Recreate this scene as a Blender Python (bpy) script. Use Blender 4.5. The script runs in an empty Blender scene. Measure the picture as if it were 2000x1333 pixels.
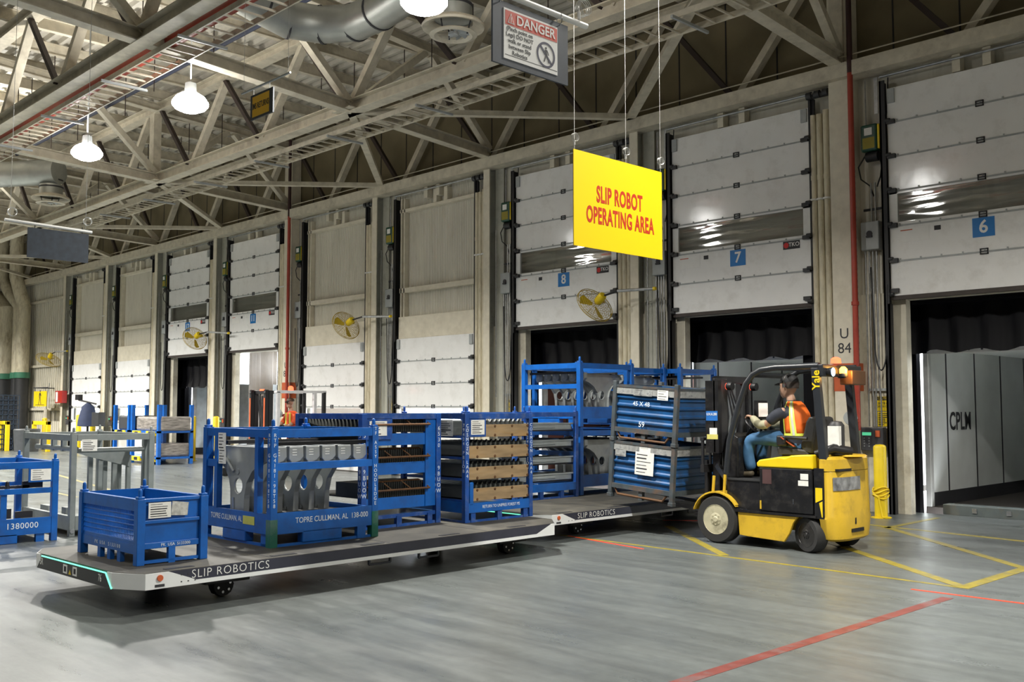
import bpy, bmesh, math, random
from mathutils import Vector, Matrix, geometry
random.seed(7)
S = bpy.context.scene
COL = S.collection
PI = math.pi
# ---------------------------------------------------------------- camera, sky, exposure
cam = bpy.data.cameras.new('camera')
cam.sensor_width = 36.0
cam.lens = 1944.0 * 36.0 / 2000.0
cam.clip_end = 300
camo = bpy.data.objects.new('camera', cam)
COL.objects.link(camo)
camo.location = (0, 0, 1.66)
camo.rotation_euler = (PI / 2 + 0.0671, 0, 0.7993)
S.camera = camo
S.view_settings.view_transform = 'Standard'
S.view_settings.look = 'None'
S.view_settings.exposure = 0.0
S.view_settings.gamma = 1.0
S.view_settings.use_curve_mapping = False
wd = bpy.data.worlds.new('daylight')
S.world = wd
wd.use_nodes = True
bgn = wd.node_tree.nodes['Background']
bgn.inputs[0].default_value = (0.93, 0.97, 1.0, 1)
bgn.inputs[1].default_value = 14.0
LAMP_W = 500.0
UP = 0.14
def lamp_light(x, y, z, w=LAMP_W, spread=150, size=0.36, col=(1, 0.97, 0.9)):
    l = bpy.data.lights.new('highbay_light', 'AREA')
    l.shape = 'DISK'; l.size = size; l.energy = w; l.color = col; l.spread = math.radians(spread)
    o = bpy.data.objects.new('highbay_light', l); COL.objects.link(o); o.location = (x, y, z)
    l2 = l.copy(); l2.energy = w * UP; l2.spread = math.radians(175)          # the glass reflectors also throw some light up to the deck
    o2 = bpy.data.objects.new('highbay_uplight', l2); COL.objects.link(o2); o2.parent = o; o2.location = (0, 0, 0.62); o2.rotation_euler = (PI, 0, 0)
    return o
# unseen highbay lamps of the hall; left ones added to brighten that end
for lx, ly, k in [(-3, 7.7, 1.25), (3, 7.7, 1.2), (9, 7.7, 1), (-26.3, 7.7, 1.9), (-32, 7.7, 2.8), (-38, 7.7, 2.8), (-44, 7.7, 2.8), (-12, 1, 0.3), (-19, 1, 0.5), (-26, 2, 1.2), (-33, 3, 1.6), (-40, 3, 1.6),
                  (-6, -1.5, 0.2), (0, -1.5, 0.4), (6, -1.5, 0.4), (-13, -6, 0.25), (-21, -6, 0.4), (-29, -5, 0.6), (-6, -9, 0.2), (2, -9, 0.2)]:
    lamp_light(lx, ly, 6.9, LAMP_W * k)

# ---------------------------------------------------------------- materials
def mat(name, col, rough=0.5, metal=0.0, var=0.12, scale=6.0, bump=0.0, spec=0.5, stretch=None, dirt=None, dirt_amt=0.45, dirt_scale=2.5, em=None, em_s=0):
    m = bpy.data.materials.new(name); m.use_nodes = True
    nt = m.node_tree; N = nt.nodes; L = nt.links
    p = N['Principled BSDF']
    p.inputs['Roughness'].default_value = rough; p.inputs['Metallic'].default_value = metal
    p.inputs['Specular IOR Level'].default_value = spec
    tc = N.new('ShaderNodeTexCoord'); mp = N.new('ShaderNodeMapping')
    if stretch: mp.inputs['Scale'].default_value = stretch
    L.new(tc.outputs['Object'], mp.inputs['Vector'])
    nz = N.new('ShaderNodeTexNoise'); nz.inputs['Scale'].default_value = scale; nz.inputs['Detail'].default_value = 5
    L.new(mp.outputs[0], nz.inputs['Vector'])
    rp = N.new('ShaderNodeValToRGB')
    c = col
    rp.color_ramp.elements[0].position = 0.3; rp.color_ramp.elements[1].position = 0.7
    rp.color_ramp.elements[0].color = (c[0] * (1 - var), c[1] * (1 - var), c[2] * (1 - var), 1)
    rp.color_ramp.elements[1].color = (min(1, c[0] * (1 + var)), min(1, c[1] * (1 + var)), min(1, c[2] * (1 + var)), 1)
    L.new(nz.outputs['Fac'], rp.inputs['Fac'])
    out = rp.outputs['Color']
    if dirt:
        n2 = N.new('ShaderNodeTexNoise'); n2.inputs['Scale'].default_value = dirt_scale; n2.inputs['Detail'].default_value = 8; n2.inputs['Roughness'].default_value = 0.7
        L.new(mp.outputs[0], n2.inputs['Vector'])
        r2 = N.new('ShaderNodeValToRGB'); r2.color_ramp.elements[0].position = 0.5; r2.color_ramp.elements[1].position = 0.68
        r2.color_ramp.elements[0].color = (0, 0, 0, 1); r2.color_ramp.elements[1].color = (dirt_amt,) * 3 + (1,)
        L.new(n2.outputs['Fac'], r2.inputs['Fac'])
        mx = N.new('ShaderNodeMixRGB'); mx.inputs[2].default_value = (*dirt, 1)
        L.new(r2.outputs['Color'], mx.inputs[0]); L.new(out, mx.inputs[1]); out = mx.outputs[0]
    L.new(out, p.inputs['Base Color'])
    if bump:
        bp = N.new('ShaderNodeBump'); bp.inputs['Strength'].default_value = bump; bp.inputs['Distance'].default_value = 0.02
        L.new(nz.outputs['Fac'], bp.inputs['Height']); L.new(bp.outputs[0], p.inputs['Normal'])
    if em:
        p.inputs['Emission Color'].default_value = (*em, 1); p.inputs['Emission Strength'].default_value = em_s
    return m
def pane_mat(name, tint, gloss=0.12, rough=0.05):
    m = bpy.data.materials.new(name); m.use_nodes = True
    nt = m.node_tree; nt.nodes.clear(); N = nt.nodes
    o = N.new('ShaderNodeOutputMaterial'); mx = N.new('ShaderNodeMixShader'); t = N.new('ShaderNodeBsdfTransparent'); g = N.new('ShaderNodeBsdfGlossy')
    t.inputs[0].default_value = (*tint, 1); g.inputs['Roughness'].default_value = rough; mx.inputs[0].default_value = gloss
    nz = N.new('ShaderNodeTexNoise'); nz.inputs['Scale'].default_value = 1.5
    bp = N.new('ShaderNodeBump'); bp.inputs['Strength'].default_value = 0.25; bp.inputs['Distance'].default_value = 0.1
    nt.links.new(nz.outputs['Fac'], bp.inputs['Height']); nt.links.new(bp.outputs[0], g.inputs['Normal'])
    nt.links.new(t.outputs[0], mx.inputs[1]); nt.links.new(g.outputs[0], mx.inputs[2]); nt.links.new(mx.outputs[0], o.inputs[0])
    return m
CREAM = mat('cream_paint', (0.68, 0.63, 0.51), 0.5, var=0.07, dirt=(0.3, 0.25, 0.16), dirt_amt=0.22)
CREAMP = mat('cream_pipe_paint', (0.64, 0.58, 0.43), 0.42, dirt=(0.2, 0.13, 0.05), dirt_amt=0.6, dirt_scale=1.6, stretch=(3, 3, 0.8))
STEELC = mat('roof_steel_paint', (0.58, 0.53, 0.42), 0.55, dirt=(0.2, 0.15, 0.1), dirt_amt=0.4)
BROWN = mat('dark_brace_steel', (0.035, 0.022, 0.018), 0.6)
SIDING = mat('beige_siding', (0.66, 0.63, 0.54), 0.45, var=0.06, scale=1.2, dirt=(0.35, 0.31, 0.22), dirt_amt=0.3, stretch=(2, 2, 0.4))
OLIVE = mat('upper_wall_panel', (0.165, 0.135, 0.075), 0.75, var=0.18, scale=1.4)
GREYW = mat('grey_green_wall', (0.42, 0.42, 0.36), 0.65, scale=1.5, dirt=(0.12, 0.1, 0.07), dirt_amt=0.4)
PIER = mat('painted_concrete', (0.62, 0.58, 0.47), 0.65, var=0.08, bump=0.15, dirt=(0.25, 0.2, 0.13), dirt_amt=0.45)
DOORW = mat('white_door_skin', (0.84, 0.84, 0.83), 0.13, var=0.03, scale=2.2, bump=0.16, dirt=(0.45, 0.43, 0.38), dirt_amt=0.25)
BLACK = mat('black_steel', (0.012, 0.012, 0.014), 0.5)
RUBBER = mat('black_rubber', (0.015, 0.015, 0.016), 0.75)
GALV = mat('galvanised_steel', (0.45, 0.46, 0.46), 0.38, metal=0.85, var=0.2, scale=12)
GREYBOX = mat('grey_enclosure', (0.36, 0.38, 0.38), 0.4)
BLUE = mat('blue_rack_paint', (0.006, 0.105, 0.42), 0.32, var=0.15, scale=5, dirt=(0.02, 0.06, 0.2), dirt_amt=0.5, dirt_scale=6)
BLUED = mat('worn_blue_paint', (0.012, 0.07, 0.30), 0.4, var=0.3, scale=4, dirt=(0.25, 0.27, 0.3), dirt_amt=0.35, dirt_scale=9)
BLUEDK = mat('dark_blue_and_shade', (0.01, 0.075, 0.22), 0.35, var=0.25, scale=4, dirt=(0.04, 0.04, 0.04), dirt_amt=0.6, dirt_scale=3)
YEL = mat('safety_yellow', (0.80, 0.58, 0.01), 0.4, var=0.05, dirt=(0.3, 0.2, 0.03), dirt_amt=0.2)
YELF = mat('truck_yellow', (0.62, 0.40, 0.03), 0.33, var=0.1, scale=4, dirt=(0.3, 0.19, 0.03), dirt_amt=0.5, dirt_scale=5)
WHITE = mat('white_paint', (0.78, 0.78, 0.76), 0.4, var=0.04)
PAPER = mat('paper_label', (0.78, 0.78, 0.74), 0.6, var=0.06, scale=20)
INK = mat('dark_ink', (0.03, 0.03, 0.035), 0.6)
WINK = mat('white_stencil', (0.68, 0.74, 0.8), 0.6, var=0.2, scale=30)
REDP = mat('red_pipe_paint', (0.36, 0.045, 0.025), 0.4)
ORANGE = mat('orange_paint', (0.50, 0.10, 0.03), 0.5)
SGREY = mat('stamped_steel', (0.34, 0.36, 0.36), 0.3, metal=0.35, var=0.12, scale=5)
DGREY = mat('dark_plastic', (0.03, 0.031, 0.033), 0.5)
CHROME = mat('bright_metal', (0.6, 0.6, 0.62), 0.2, metal=1)

# ---------------------------------------------------------------- mesh builder
class B:
    def __init__(s): s.v = []; s.f = []; s.sm = []
    def add(s, vs, fs, smooth=False):
        k = len(s.v); s.v += [tuple(v) for v in vs]; s.f += [[i + k for i in f] for f in fs]; s.sm += [smooth] * len(fs); return s
    def box(s, x0, y0, z0, x1, y1, z1):
        if x0 > x1: x0, x1 = x1, x0
        if y0 > y1: y0, y1 = y1, y0
        if z0 > z1: z0, z1 = z1, z0
        return s.add([(x0, y0, z0), (x1, y0, z0), (x1, y1, z0), (x0, y1, z0), (x0, y0, z1), (x1, y0, z1), (x1, y1, z1), (x0, y1, z1)],
                     [(3, 2, 1, 0), (4, 5, 6, 7), (0, 1, 5, 4), (1, 2, 6, 5), (2, 3, 7, 6), (3, 0, 4, 7)])
    def bar(s, p, q, w, h, up=(0, 0, 1)):
        p = Vector(p); q = Vector(q); d = (q - p).normalized(); u = Vector(up)
        if abs(d.dot(u)) > 0.98: u = Vector((0, 1, 0))
        r = d.cross(u).normalized(); u = r.cross(d).normalized(); r *= w / 2; u *= h / 2
        return s.add([p - r - u, p + r - u, p + r + u, p - r + u, q - r - u, q + r - u, q + r + u, q - r + u],
                     [(0, 1, 2, 3), (7, 6, 5, 4), (0, 4, 5, 1), (1, 5, 6, 2), (2, 6, 7, 3), (3, 7, 4, 0)])
    def tube(s, pts, r, n=10, cap=True, closed=False):
        pts = [Vector(p) for p in pts]; rs = r if isinstance(r, (list, tuple)) else [r] * len(pts)
        vs = []; ref = None; m = len(pts)
        for i, p in enumerate(pts):
            a = pts[(i - 1) % m] if (closed or i > 0) else p; b = pts[(i + 1) % m] if (closed or i < m - 1) else p
            d = (b - a).normalized()
            if ref is None:
                ref = Vector((0, 0, 1)) if abs(d.z) < 0.9 else Vector((1, 0, 0))
            x = d.cross(ref)
            if x.length < 1e-5: x = d.orthogonal()
            x.normalize(); y = x.cross(d).normalized(); ref = y if not abs(d.dot(ref)) < 0.9 else ref
            for k in range(n):
                t = 2 * PI * k / n; vs.append(p + x * math.cos(t) * rs[i] + y * math.sin(t) * rs[i])
        fs = []
        for i in range(m if closed else m - 1):
            j = (i + 1) % m
            for k in range(n): fs.append((i * n + k, i * n + (k + 1) % n, j * n + (k + 1) % n, j * n + k))
        s.add(vs, fs, True)
        if cap and not closed:
            s.add(vs[:n], [tuple(range(n))[::-1]]); s.add(vs[-n:], [tuple(range(n))])
        return s
    def lathe(s, prof, c=(0, 0, 0), axis='z', n=24, smooth=True, cap=True):
        vs = []
        for r, h in prof:
            for k in range(n):
                t = 2 * PI * k / n; a, b = r * math.cos(t), r * math.sin(t)
                vs.append({'z': (c[0] + a, c[1] + b, c[2] + h), 'y': (c[0] + a, c[1] + h, c[2] + b), 'x': (c[0] + h, c[1] + a, c[2] + b)}[axis])
        fs = [(i * n + k, i * n + (k + 1) % n, (i + 1) * n + (k + 1) % n, (i + 1) * n + k) for i in range(len(prof) - 1) for k in range(n)]
        s.add(vs, fs, smooth)
        if cap:
            if prof[0][0] > 1e-4: s.add(vs[:n], [tuple(range(n))[::-1]])
            if prof[-1][0] > 1e-4: s.add(vs[-n:], [tuple(range(n))])
        return s
    def plate(s, outer, t0, t1, axis='y', holes=()):
        """polygon (a,b) extruded along axis from t0 to t1; a,b are the two other axes in xyz order"""
        loops = [list(outer)] + [list(h) for h in holes]
        flat = [p for l in loops for p in l]
        tri = geometry.tessellate_polygon([[Vector((p[0], p[1], 0)) for p in l] for l in loops])
        def P(p, t): return {'y': (p[0], t, p[1]), 'x': (t, p[0], p[1]), 'z': (p[0], p[1], t)}[axis]
        n = len(flat); vs = [P(p, t0) for p in flat] + [P(p, t1) for p in flat]
        fs = [tuple(t) for t in tri] + [tuple(i + n for i in reversed(t)) for t in tri]
        k = 0
        for l in loops:
            m = len(l)
            for i in range(m): fs.append((k + i, k + (i + 1) % m, n + k + (i + 1) % m, n + k + i))
            k += m
        return s.add(vs, fs)
    def quad(s, a, b, c, d): return s.add([a, b, c, d], [(0, 1, 2, 3)])
    def xf(s, M):
        s.v = [tuple(M @ Vector(v)) for v in s.v]; return s
    def build(s, name, m, parent=None, bevel=0, loc=None, rz=0, **props):
        me = bpy.data.meshes.new(name); me.from_pydata(s.v, [], s.f); me.materials.append(m)
        me.polygons.foreach_set('use_smooth', s.sm)
        bm = bmesh.new(); bm.from_mesh(me); bmesh.ops.recalc_face_normals(bm, faces=bm.faces); bm.to_mesh(me); bm.free()
        if any(s.sm): me.set_sharp_from_angle(angle=0.7)
        o = bpy.data.objects.new(name, me); COL.objects.link(o)
        if parent: o.parent = parent
        if loc: o.location = loc
        if rz: o.rotation_euler = (0, 0, rz)
        if bevel:
            md = o.modifiers.new('bevel', 'BEVEL'); md.width = bevel; md.segments = 2; md.limit_method = 'ANGLE'
        for k, v in props.items(): o[k] = v
        return o
def tag(o, label, cat, group=None, kind=None):
    o['label'] = label; o['category'] = cat
    if group: o['group'] = group
    if kind: o['kind'] = kind
    return o
def thing(name, label, cat, loc=(0, 0, 0), rz=0, group=None, kind=None):
    o = bpy.data.objects.new(name, None); COL.objects.link(o); o.location = loc; o.rotation_euler = (0, 0, rz)
    o.empty_display_size = 0.1
    return tag(o, label, cat, group, kind)
def copy_tree(o, parent=None):
    c = o.copy(); COL.objects.link(c)
    if parent: c.parent = parent
    for ch in list(o.children): copy_tree(ch, c)
    return c
def dup(root, loc, rz=None, label=None, group=None):
    c = copy_tree(root); c.location = loc
    if rz is not None: c.rotation_euler = (0, 0, rz)
    if label: c['label'] = label
    if group: c['group'] = group
    return c
_tc = {}
def text(s, size, m, parent, loc, rot=(PI / 2, 0, 0), name='lettering', sx=1.0, bold=0.0, align='CENTER', space=1.0, ext=0.0008, line=1.0):
    """mesh lettering; rot (PI/2,0,0) reads along +x facing -y"""
    key = (s, align, bold, space, ext, line)
    if key not in _tc:
        cu = bpy.data.curves.new('lettering', 'FONT'); cu.body = s; cu.size = 1; cu.align_x = align; cu.align_y = 'CENTER'
        cu.offset = bold; cu.extrude = ext / size; cu.space_character = space; cu.resolution_u = 3; cu.space_line = line
        t = bpy.data.objects.new('lettering', cu); COL.objects.link(t)
        me = bpy.data.meshes.new_from_object(t.evaluated_get(bpy.context.evaluated_depsgraph_get()))
        bpy.data.objects.remove(t); bpy.data.curves.remove(cu); _tc[key] = me
    me = _tc[key].copy(); me.materials.clear(); me.materials.append(m)
    o = bpy.data.objects.new(name, me); COL.objects.link(o); o.parent = parent
    o.location = loc; o.rotation_euler = rot; o.scale = (size * sx, size, size)
    return o
RX = (PI / 2, 0, PI / 2)      # lettering on a face that looks to +x, reading along +y
RY = (PI / 2, 0, 0)           # lettering on a face that looks to -y, reading along +x
def paper(parent, c, w, h, face, name='paper_label', m=None, rows=4):
    """paper sheet with printed lines; face 'x' looks to +x, 'y' looks to -y"""
    b = B(); t = 0.002
    if face == 'x': b.box(c[0], c[1] - w / 2, c[2] - h / 2, c[0] + t, c[1] + w / 2, c[2] + h / 2)
    else: b.box(c[0] - w / 2, c[1] - t, c[2] - h / 2, c[0] + w / 2, c[1], c[2] + h / 2)
    o = b.build(name, m or PAPER, parent)
    k = B(); rr = random.Random(hash((round(c[0], 2), round(c[2], 2), rows)))
    for i in range(rows):
        z = c[2] + h * (0.38 - 0.76 * i / max(1, rows - 1)); ln = w * rr.uniform(0.35, 0.8); hh = h * rr.uniform(0.03, 0.07)
        if face == 'x': k.box(c[0] + t, c[1] - w * 0.42, z - hh / 2, c[0] + t + 0.0006, c[1] - w * 0.42 + ln, z + hh / 2)
        else: k.box(c[0] - w * 0.42, c[1] - t - 0.0006, z - hh / 2, c[0] - w * 0.42 + ln, c[1] - t, z + hh / 2)
    k.build('printed_lines', INK, o)
    return o
# ================================================================ setting
def XC(n): return -7.99 - 4.2435 * n            # left edge of column n (0 = column U eighty-four, 4 = column U eighty-five)
def wav(col, rough=0.32):
    m = bpy.data.materials.new('polished_concrete'); m.use_nodes = True
    nt = m.node_tree; N = nt.nodes; L = nt.links; p = N['Principled BSDF']
    tc = N.new('ShaderNodeTexCoord')
    def noise(sc, det, stretch=(1, 1, 1)):
        mp = N.new('ShaderNodeMapping'); mp.inputs['Scale'].default_value = stretch; L.new(tc.outputs['Object'], mp.inputs['Vector'])
        n = N.new('ShaderNodeTexNoise'); n.inputs['Scale'].default_value = sc; n.inputs['Detail'].default_value = det; n.inputs['Roughness'].default_value = 0.65
        L.new(mp.outputs[0], n.inputs['Vector']); return n.outputs['Fac']
    def ramp(s, a, b, ca, cb):
        r = N.new('ShaderNodeValToRGB'); r.color_ramp.elements[0].position = a; r.color_ramp.elements[1].position = b
        r.color_ramp.elements[0].color = (*ca, 1); r.color_ramp.elements[1].color = (*cb, 1); L.new(s, r.inputs[0]); return r.outputs[0]
    def mixc(f, a, b, mode='MIX'):
        x = N.new('ShaderNodeMixRGB'); x.blend_type = mode
        if isinstance(f, float): x.inputs[0].default_value = f
        else: L.new(f, x.inputs[0])
        L.new(a, x.inputs[1]); L.new(b, x.inputs[2]); return x.outputs[0]
    base = ramp(noise(0.35, 6), 0.3, 0.72, [c * 0.82 for c in col], [c * 1.15 for c in col])
    streak = ramp(noise(1.0, 9, (0.35, 5, 1)), 0.35, 0.75, (0.72, 0.72, 0.72), (1.12, 1.12, 1.1))
    fine = ramp(noise(9, 8), 0.35, 0.7, (0.85, 0.85, 0.85), (1.06, 1.06, 1.05))
    c = mixc(1.0, mixc(1.0, base, streak, 'MULTIPLY'), fine, 'MULTIPLY')
    L.new(c, p.inputs['Base Color'])
    L.new(ramp(noise(1.2, 6, (0.6, 2.5, 1)), 0.3, 0.75, (rough * 0.75,) * 3, (rough * 1.45,) * 3), p.inputs['Roughness'])
    p.inputs['Specular IOR Level'].default_value = 0.55
    return m
FLOORM = wav((0.125, 0.138, 0.138))
b = B(); b.box(-62, -32, -0.3, 16, 15.75, 0); tag(b.build('floor', FLOORM), 'smooth grey-green sealed concrete warehouse floor', 'floor', kind='structure')
b = B(); b.box(-62, 15.76, -1.3, 16, 60, -1.0); tag(b.build('ground', mat('yard_concrete', (0.5, 0.5, 0.48), 0.8)), 'bright concrete truck yard outside the dock doors', 'ground', kind='structure')
# ---- dock wall: siding, upper band, base piers
bays = range(-1, 8)
closed = {2, 3, 6, 7}
def DL(k): return XC(k) - 3.29
def DR(k): return XC(k) - 0.43
wall = B(); upper = B(); base = B(); trim = B()
OPEN_X = {}
for k in bays:
    xl, xr = XC(k + 1), XC(k)
    ox0, ox1 = DL(k) + 0.16, DR(k) - 0.06
    OPEN_X[k] = (ox0, ox1)
    base.box(xl, 15.36, 0, ox0, 15.52, 3.5); base.box(ox1, 15.36, 0, xr, 15.52, 3.5)
    wall.box(xl, 15.42, 3.36, xr, 15.7, 7.15)
    n = int((xr - xl) / 0.062)
    if k in closed:
        for i in range(n):
            x = xl + (i + 0.5) * 0.062
            wall.add([(x - 0.022, 15.42, 3.5), (x - 0.012, 15.405, 3.5), (x + 0.012, 15.405, 3.5), (x + 0.022, 15.42, 3.5),
                      (x - 0.022, 15.42, 7.1), (x - 0.012, 15.405, 7.1), (x + 0.012, 15.405, 7.1), (x + 0.022, 15.42, 7.1)],
                     [(0, 1, 5, 4), (1, 2, 6, 5), (2, 3, 7, 6)])
wall.box(-62, 15.42, 0, XC(8), 15.7, 7.15)
for i in range(70):
    x = XC(8) - 0.2 - i * 0.23
    if x > -60: wall.box(x - 0.02, 15.38, 0, x + 0.02, 15.42, 7.1)
wall.box(XC(-1), 15.42, 0, 16, 15.7, 7.15)
upper.box(-62, 15.44, 7.1, 16, 15.7, 9.9)
seam = B(); x = -60.0
while x < 8: seam.box(x - 0.012, 15.43, 7.3, x + 0.012, 15.445, 9.6); x += 1.06
tag(wall.build('wall_dock', SIDING), 'beige ribbed metal siding of the dock wall above the doors', 'wall', kind='structure')
u = tag(upper.build('wall_dock_upper', OLIVE), 'dark olive panelled band at the top of the dock wall', 'wall', kind='structure')
seam.build('panel_seam', BLACK, u, kind='stuff')
tag(base.build('wall_dock_base', PIER), 'scuffed cream concrete piers between the dock doors', 'wall', kind='structure')
for nm, bx, lb in [('wall_left', (-62.3, -32, 0, -62, 15.7, 9.9), 'far left end wall of the hall'), ('wall_right', (16, -32, 0, 16.3, 15.7, 9.9), 'right end wall of the hall, out of view'),
                   ('wall_rear', (-62, -32.3, 0, 16, -32, 9.9), 'rear wall of the hall behind the camera')]:
    tag(B().box(*bx).build(nm, mat('hall_wall', (0.5, 0.48, 0.42), 0.7)), lb, 'wall', kind='structure')
# ---- roof deck with ribs along x
DECK = mat('corrugated_deck', (0.56, 0.53, 0.46), 0.45, var=0.1, scale=1.0, dirt=(0.28, 0.25, 0.2), dirt_amt=0.5, dirt_scale=0.7)
dk = B(); y = -32.0; vs = []
while y < 15.7:
    vs += [(y, 9.62), (y + 0.08, 9.62), (y + 0.11, 9.71), (y + 0.25, 9.71), (y + 0.28, 9.62)]; y += 0.28
v = [(-62, a, z) for a, z in vs] + [(16, a, z) for a, z in vs]; n = len(vs)
dk.add(v, [(i, i + 1, n + i + 1, n + i) for i in range(n - 1)]); dk.box(-62, -32, 9.8, 16, 15.7, 9.95)
tag(dk.build('ceiling', DECK), 'corrugated metal roof deck over the hall', 'ceiling', kind='structure')
# ---- purlins under the deck (each one a beam)
pl = None; k = 0
PURX = [-52 + i * 1.4145 for i in range(42)]
for i in range(42):
    x = -52 + i * 1.4145
    if pl is None:
        q = B(); q.box(-0.06, -8, 9.36, 0.06, 15.42, 9.375); q.box(-0.006, -8, 9.36, 0.006, 15.42, 9.61); q.box(-0.06, -8, 9.6, 0.06, 15.42, 9.615)
        pl = q.build('purlin', STEELC); o = pl
    else:
        o = pl.copy(); COL.objects.link(o)
    o.location = (x, 0, 0); tag(o, 'light steel purlin running under the corrugated deck to the dock wall', 'beam', 'roof purlins', 'structure')
# ---- trusses
def ibeam(q, p0, p1, w, h, t=0.02):
    p0 = Vector(p0); p1 = Vector(p1)
    q.bar(p0 + Vector((0, 0, -h / 2 + t / 2)), p1 + Vector((0, 0, -h / 2 + t / 2)), w, t); q.bar(p0 + Vector((0, 0, h / 2 - t / 2)), p1 + Vector((0, 0, h / 2 - t / 2)), w, t)
    q.bar(p0, p1, 0.03, h - 2 * t); return q
def truss_x(y, label, dark_first=True, zb=7.4, zt=9.2, x0=-52, x1=3.0, w=0.26, dx=0.0):
    t = thing('roof_truss', label, 'truss', (0, y, 0), kind='structure')
    ibeam(B(), (x0, 0, zb), (x1, 0, zb), w, 0.24).build('bottom_chord', STEELC, t)
    ibeam(B(), (x0, 0, zt), (x1, 0, zt), w, 0.22).build('top_chord', STEELC, t)
    nodes = []; x = -16.1
    period = 8.487
    for m in range(-1, 3):
        o = -16.3 + dx - m * 2 * period            # panel points either side of a plain node; posts stand over the wide columns
        if x0 < o - period < x1: B().bar((o - period, 0, zb), (o - period, 0, zt), 0.24, 0.2).build('post', STEELC, t)
        for j in range(-2, 3):
            xb = o + j * 3.25
            if not (x0 < xb < x1): continue
            B().bar((xb - 0.08, -0.04, zb + 0.1), (xb - 1.58, -0.04, zt - 0.08), 0.09, 0.09).build('tension_brace', BROWN, t)
            B().bar((xb + 0.08, 0.04, zb + 0.1), (xb + 1.58, 0.04, zt - 0.08), 0.16, 0.13).build('web_member', STEELC, t)
    return t
truss_x(10.85, 'cream roof truss along the dock, nearer the dock wall', dx=0.65)
truss_x(6.4, 'cream roof truss along the dock, above the round lamps, farther from the dock wall', dx=1.35)
truss_x(15.18, 'cream eave truss standing against the dark upper dock wall', zb=7.2, w=0.2)
for n in (-2, 0, 2, 4, 6, 8):
    X = XC(n) + 0.2
    t = thing('cross_truss', 'cream cross truss meeting the dock wall at ' + {-2: 'the far right', 0: 'column U eighty-four', 2: 'the column right of the closed doors', 4: 'column U eighty-five', 6: 'the column left of the door marked twelve', 8: 'the leftmost column'}[n], 'truss', (X, 15.1, 0), {-2: 0.08, 0: 0.08, 2: 0.165, 4: 0.20, 6: 0.2, 8: 0.2}[n], kind='structure')
    ibeam(B(), (0, -21, 7.4), (0, 0, 7.4), 0.22, 0.22).build('bottom_chord', STEELC, t)
    ibeam(B(), (0, -21, 9.2), (0, 0, 9.2), 0.2, 0.2).build('top_chord', STEELC, t)
    for a in (-17.5, -13.1, -8.7, -4.3):
        B().bar((0, a + 0.1, 7.5), (0, a + 2.1, 9.1), 0.14, 0.14).build('web_member', STEELC, t)
        B().bar((0, a + 4.3, 7.5), (0, a + 2.3, 9.1), 0.14, 0.14).build('web_member', STEELC, t)
# plan bracing from truss nodes to the wall
for n in (0, 2, 4, 6, 8):
    X = XC(n) + 0.2
    t = thing('plan_brace', 'pair of flat diagonal braces spreading to the dock wall from the truss node at ' + {0: 'column U eighty-four', 2: 'the column right of the closed doors', 4: 'column U eighty-five', 6: 'the column left of the door marked twelve', 8: 'the leftmost column'}[n], 'brace', (X + {0: 0.34, 2: 0.71, 4: 0.86, 6: 0.86, 8: 0.86}[n], 10.85, 7.33), kind='structure')
    B().bar((0, 0, 0), (3.55, 4.2, 0), 0.15, 0.1).build('brace_member', STEELC, t)
    B().bar((0, 0, 0), (-4.7, 4.2, 0), 0.15, 0.1).build('brace_member', STEELC, t)
    B().box(-0.3, -0.25, -0.02, 0.3, 0.25, 0).build('gusset_plate', STEELC, t)
# eave strut
q = B(); q.box(-52, 14.98, 7.06, 6, 15.3, 7.3); q.tube([(-52, 15.05, 7.42), (6, 15.05, 7.42)], 0.012, 6)
tag(q.build('eave_beam', STEELC), 'cream box beam along the column tops above all dock doors', 'beam', kind='structure')
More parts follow.
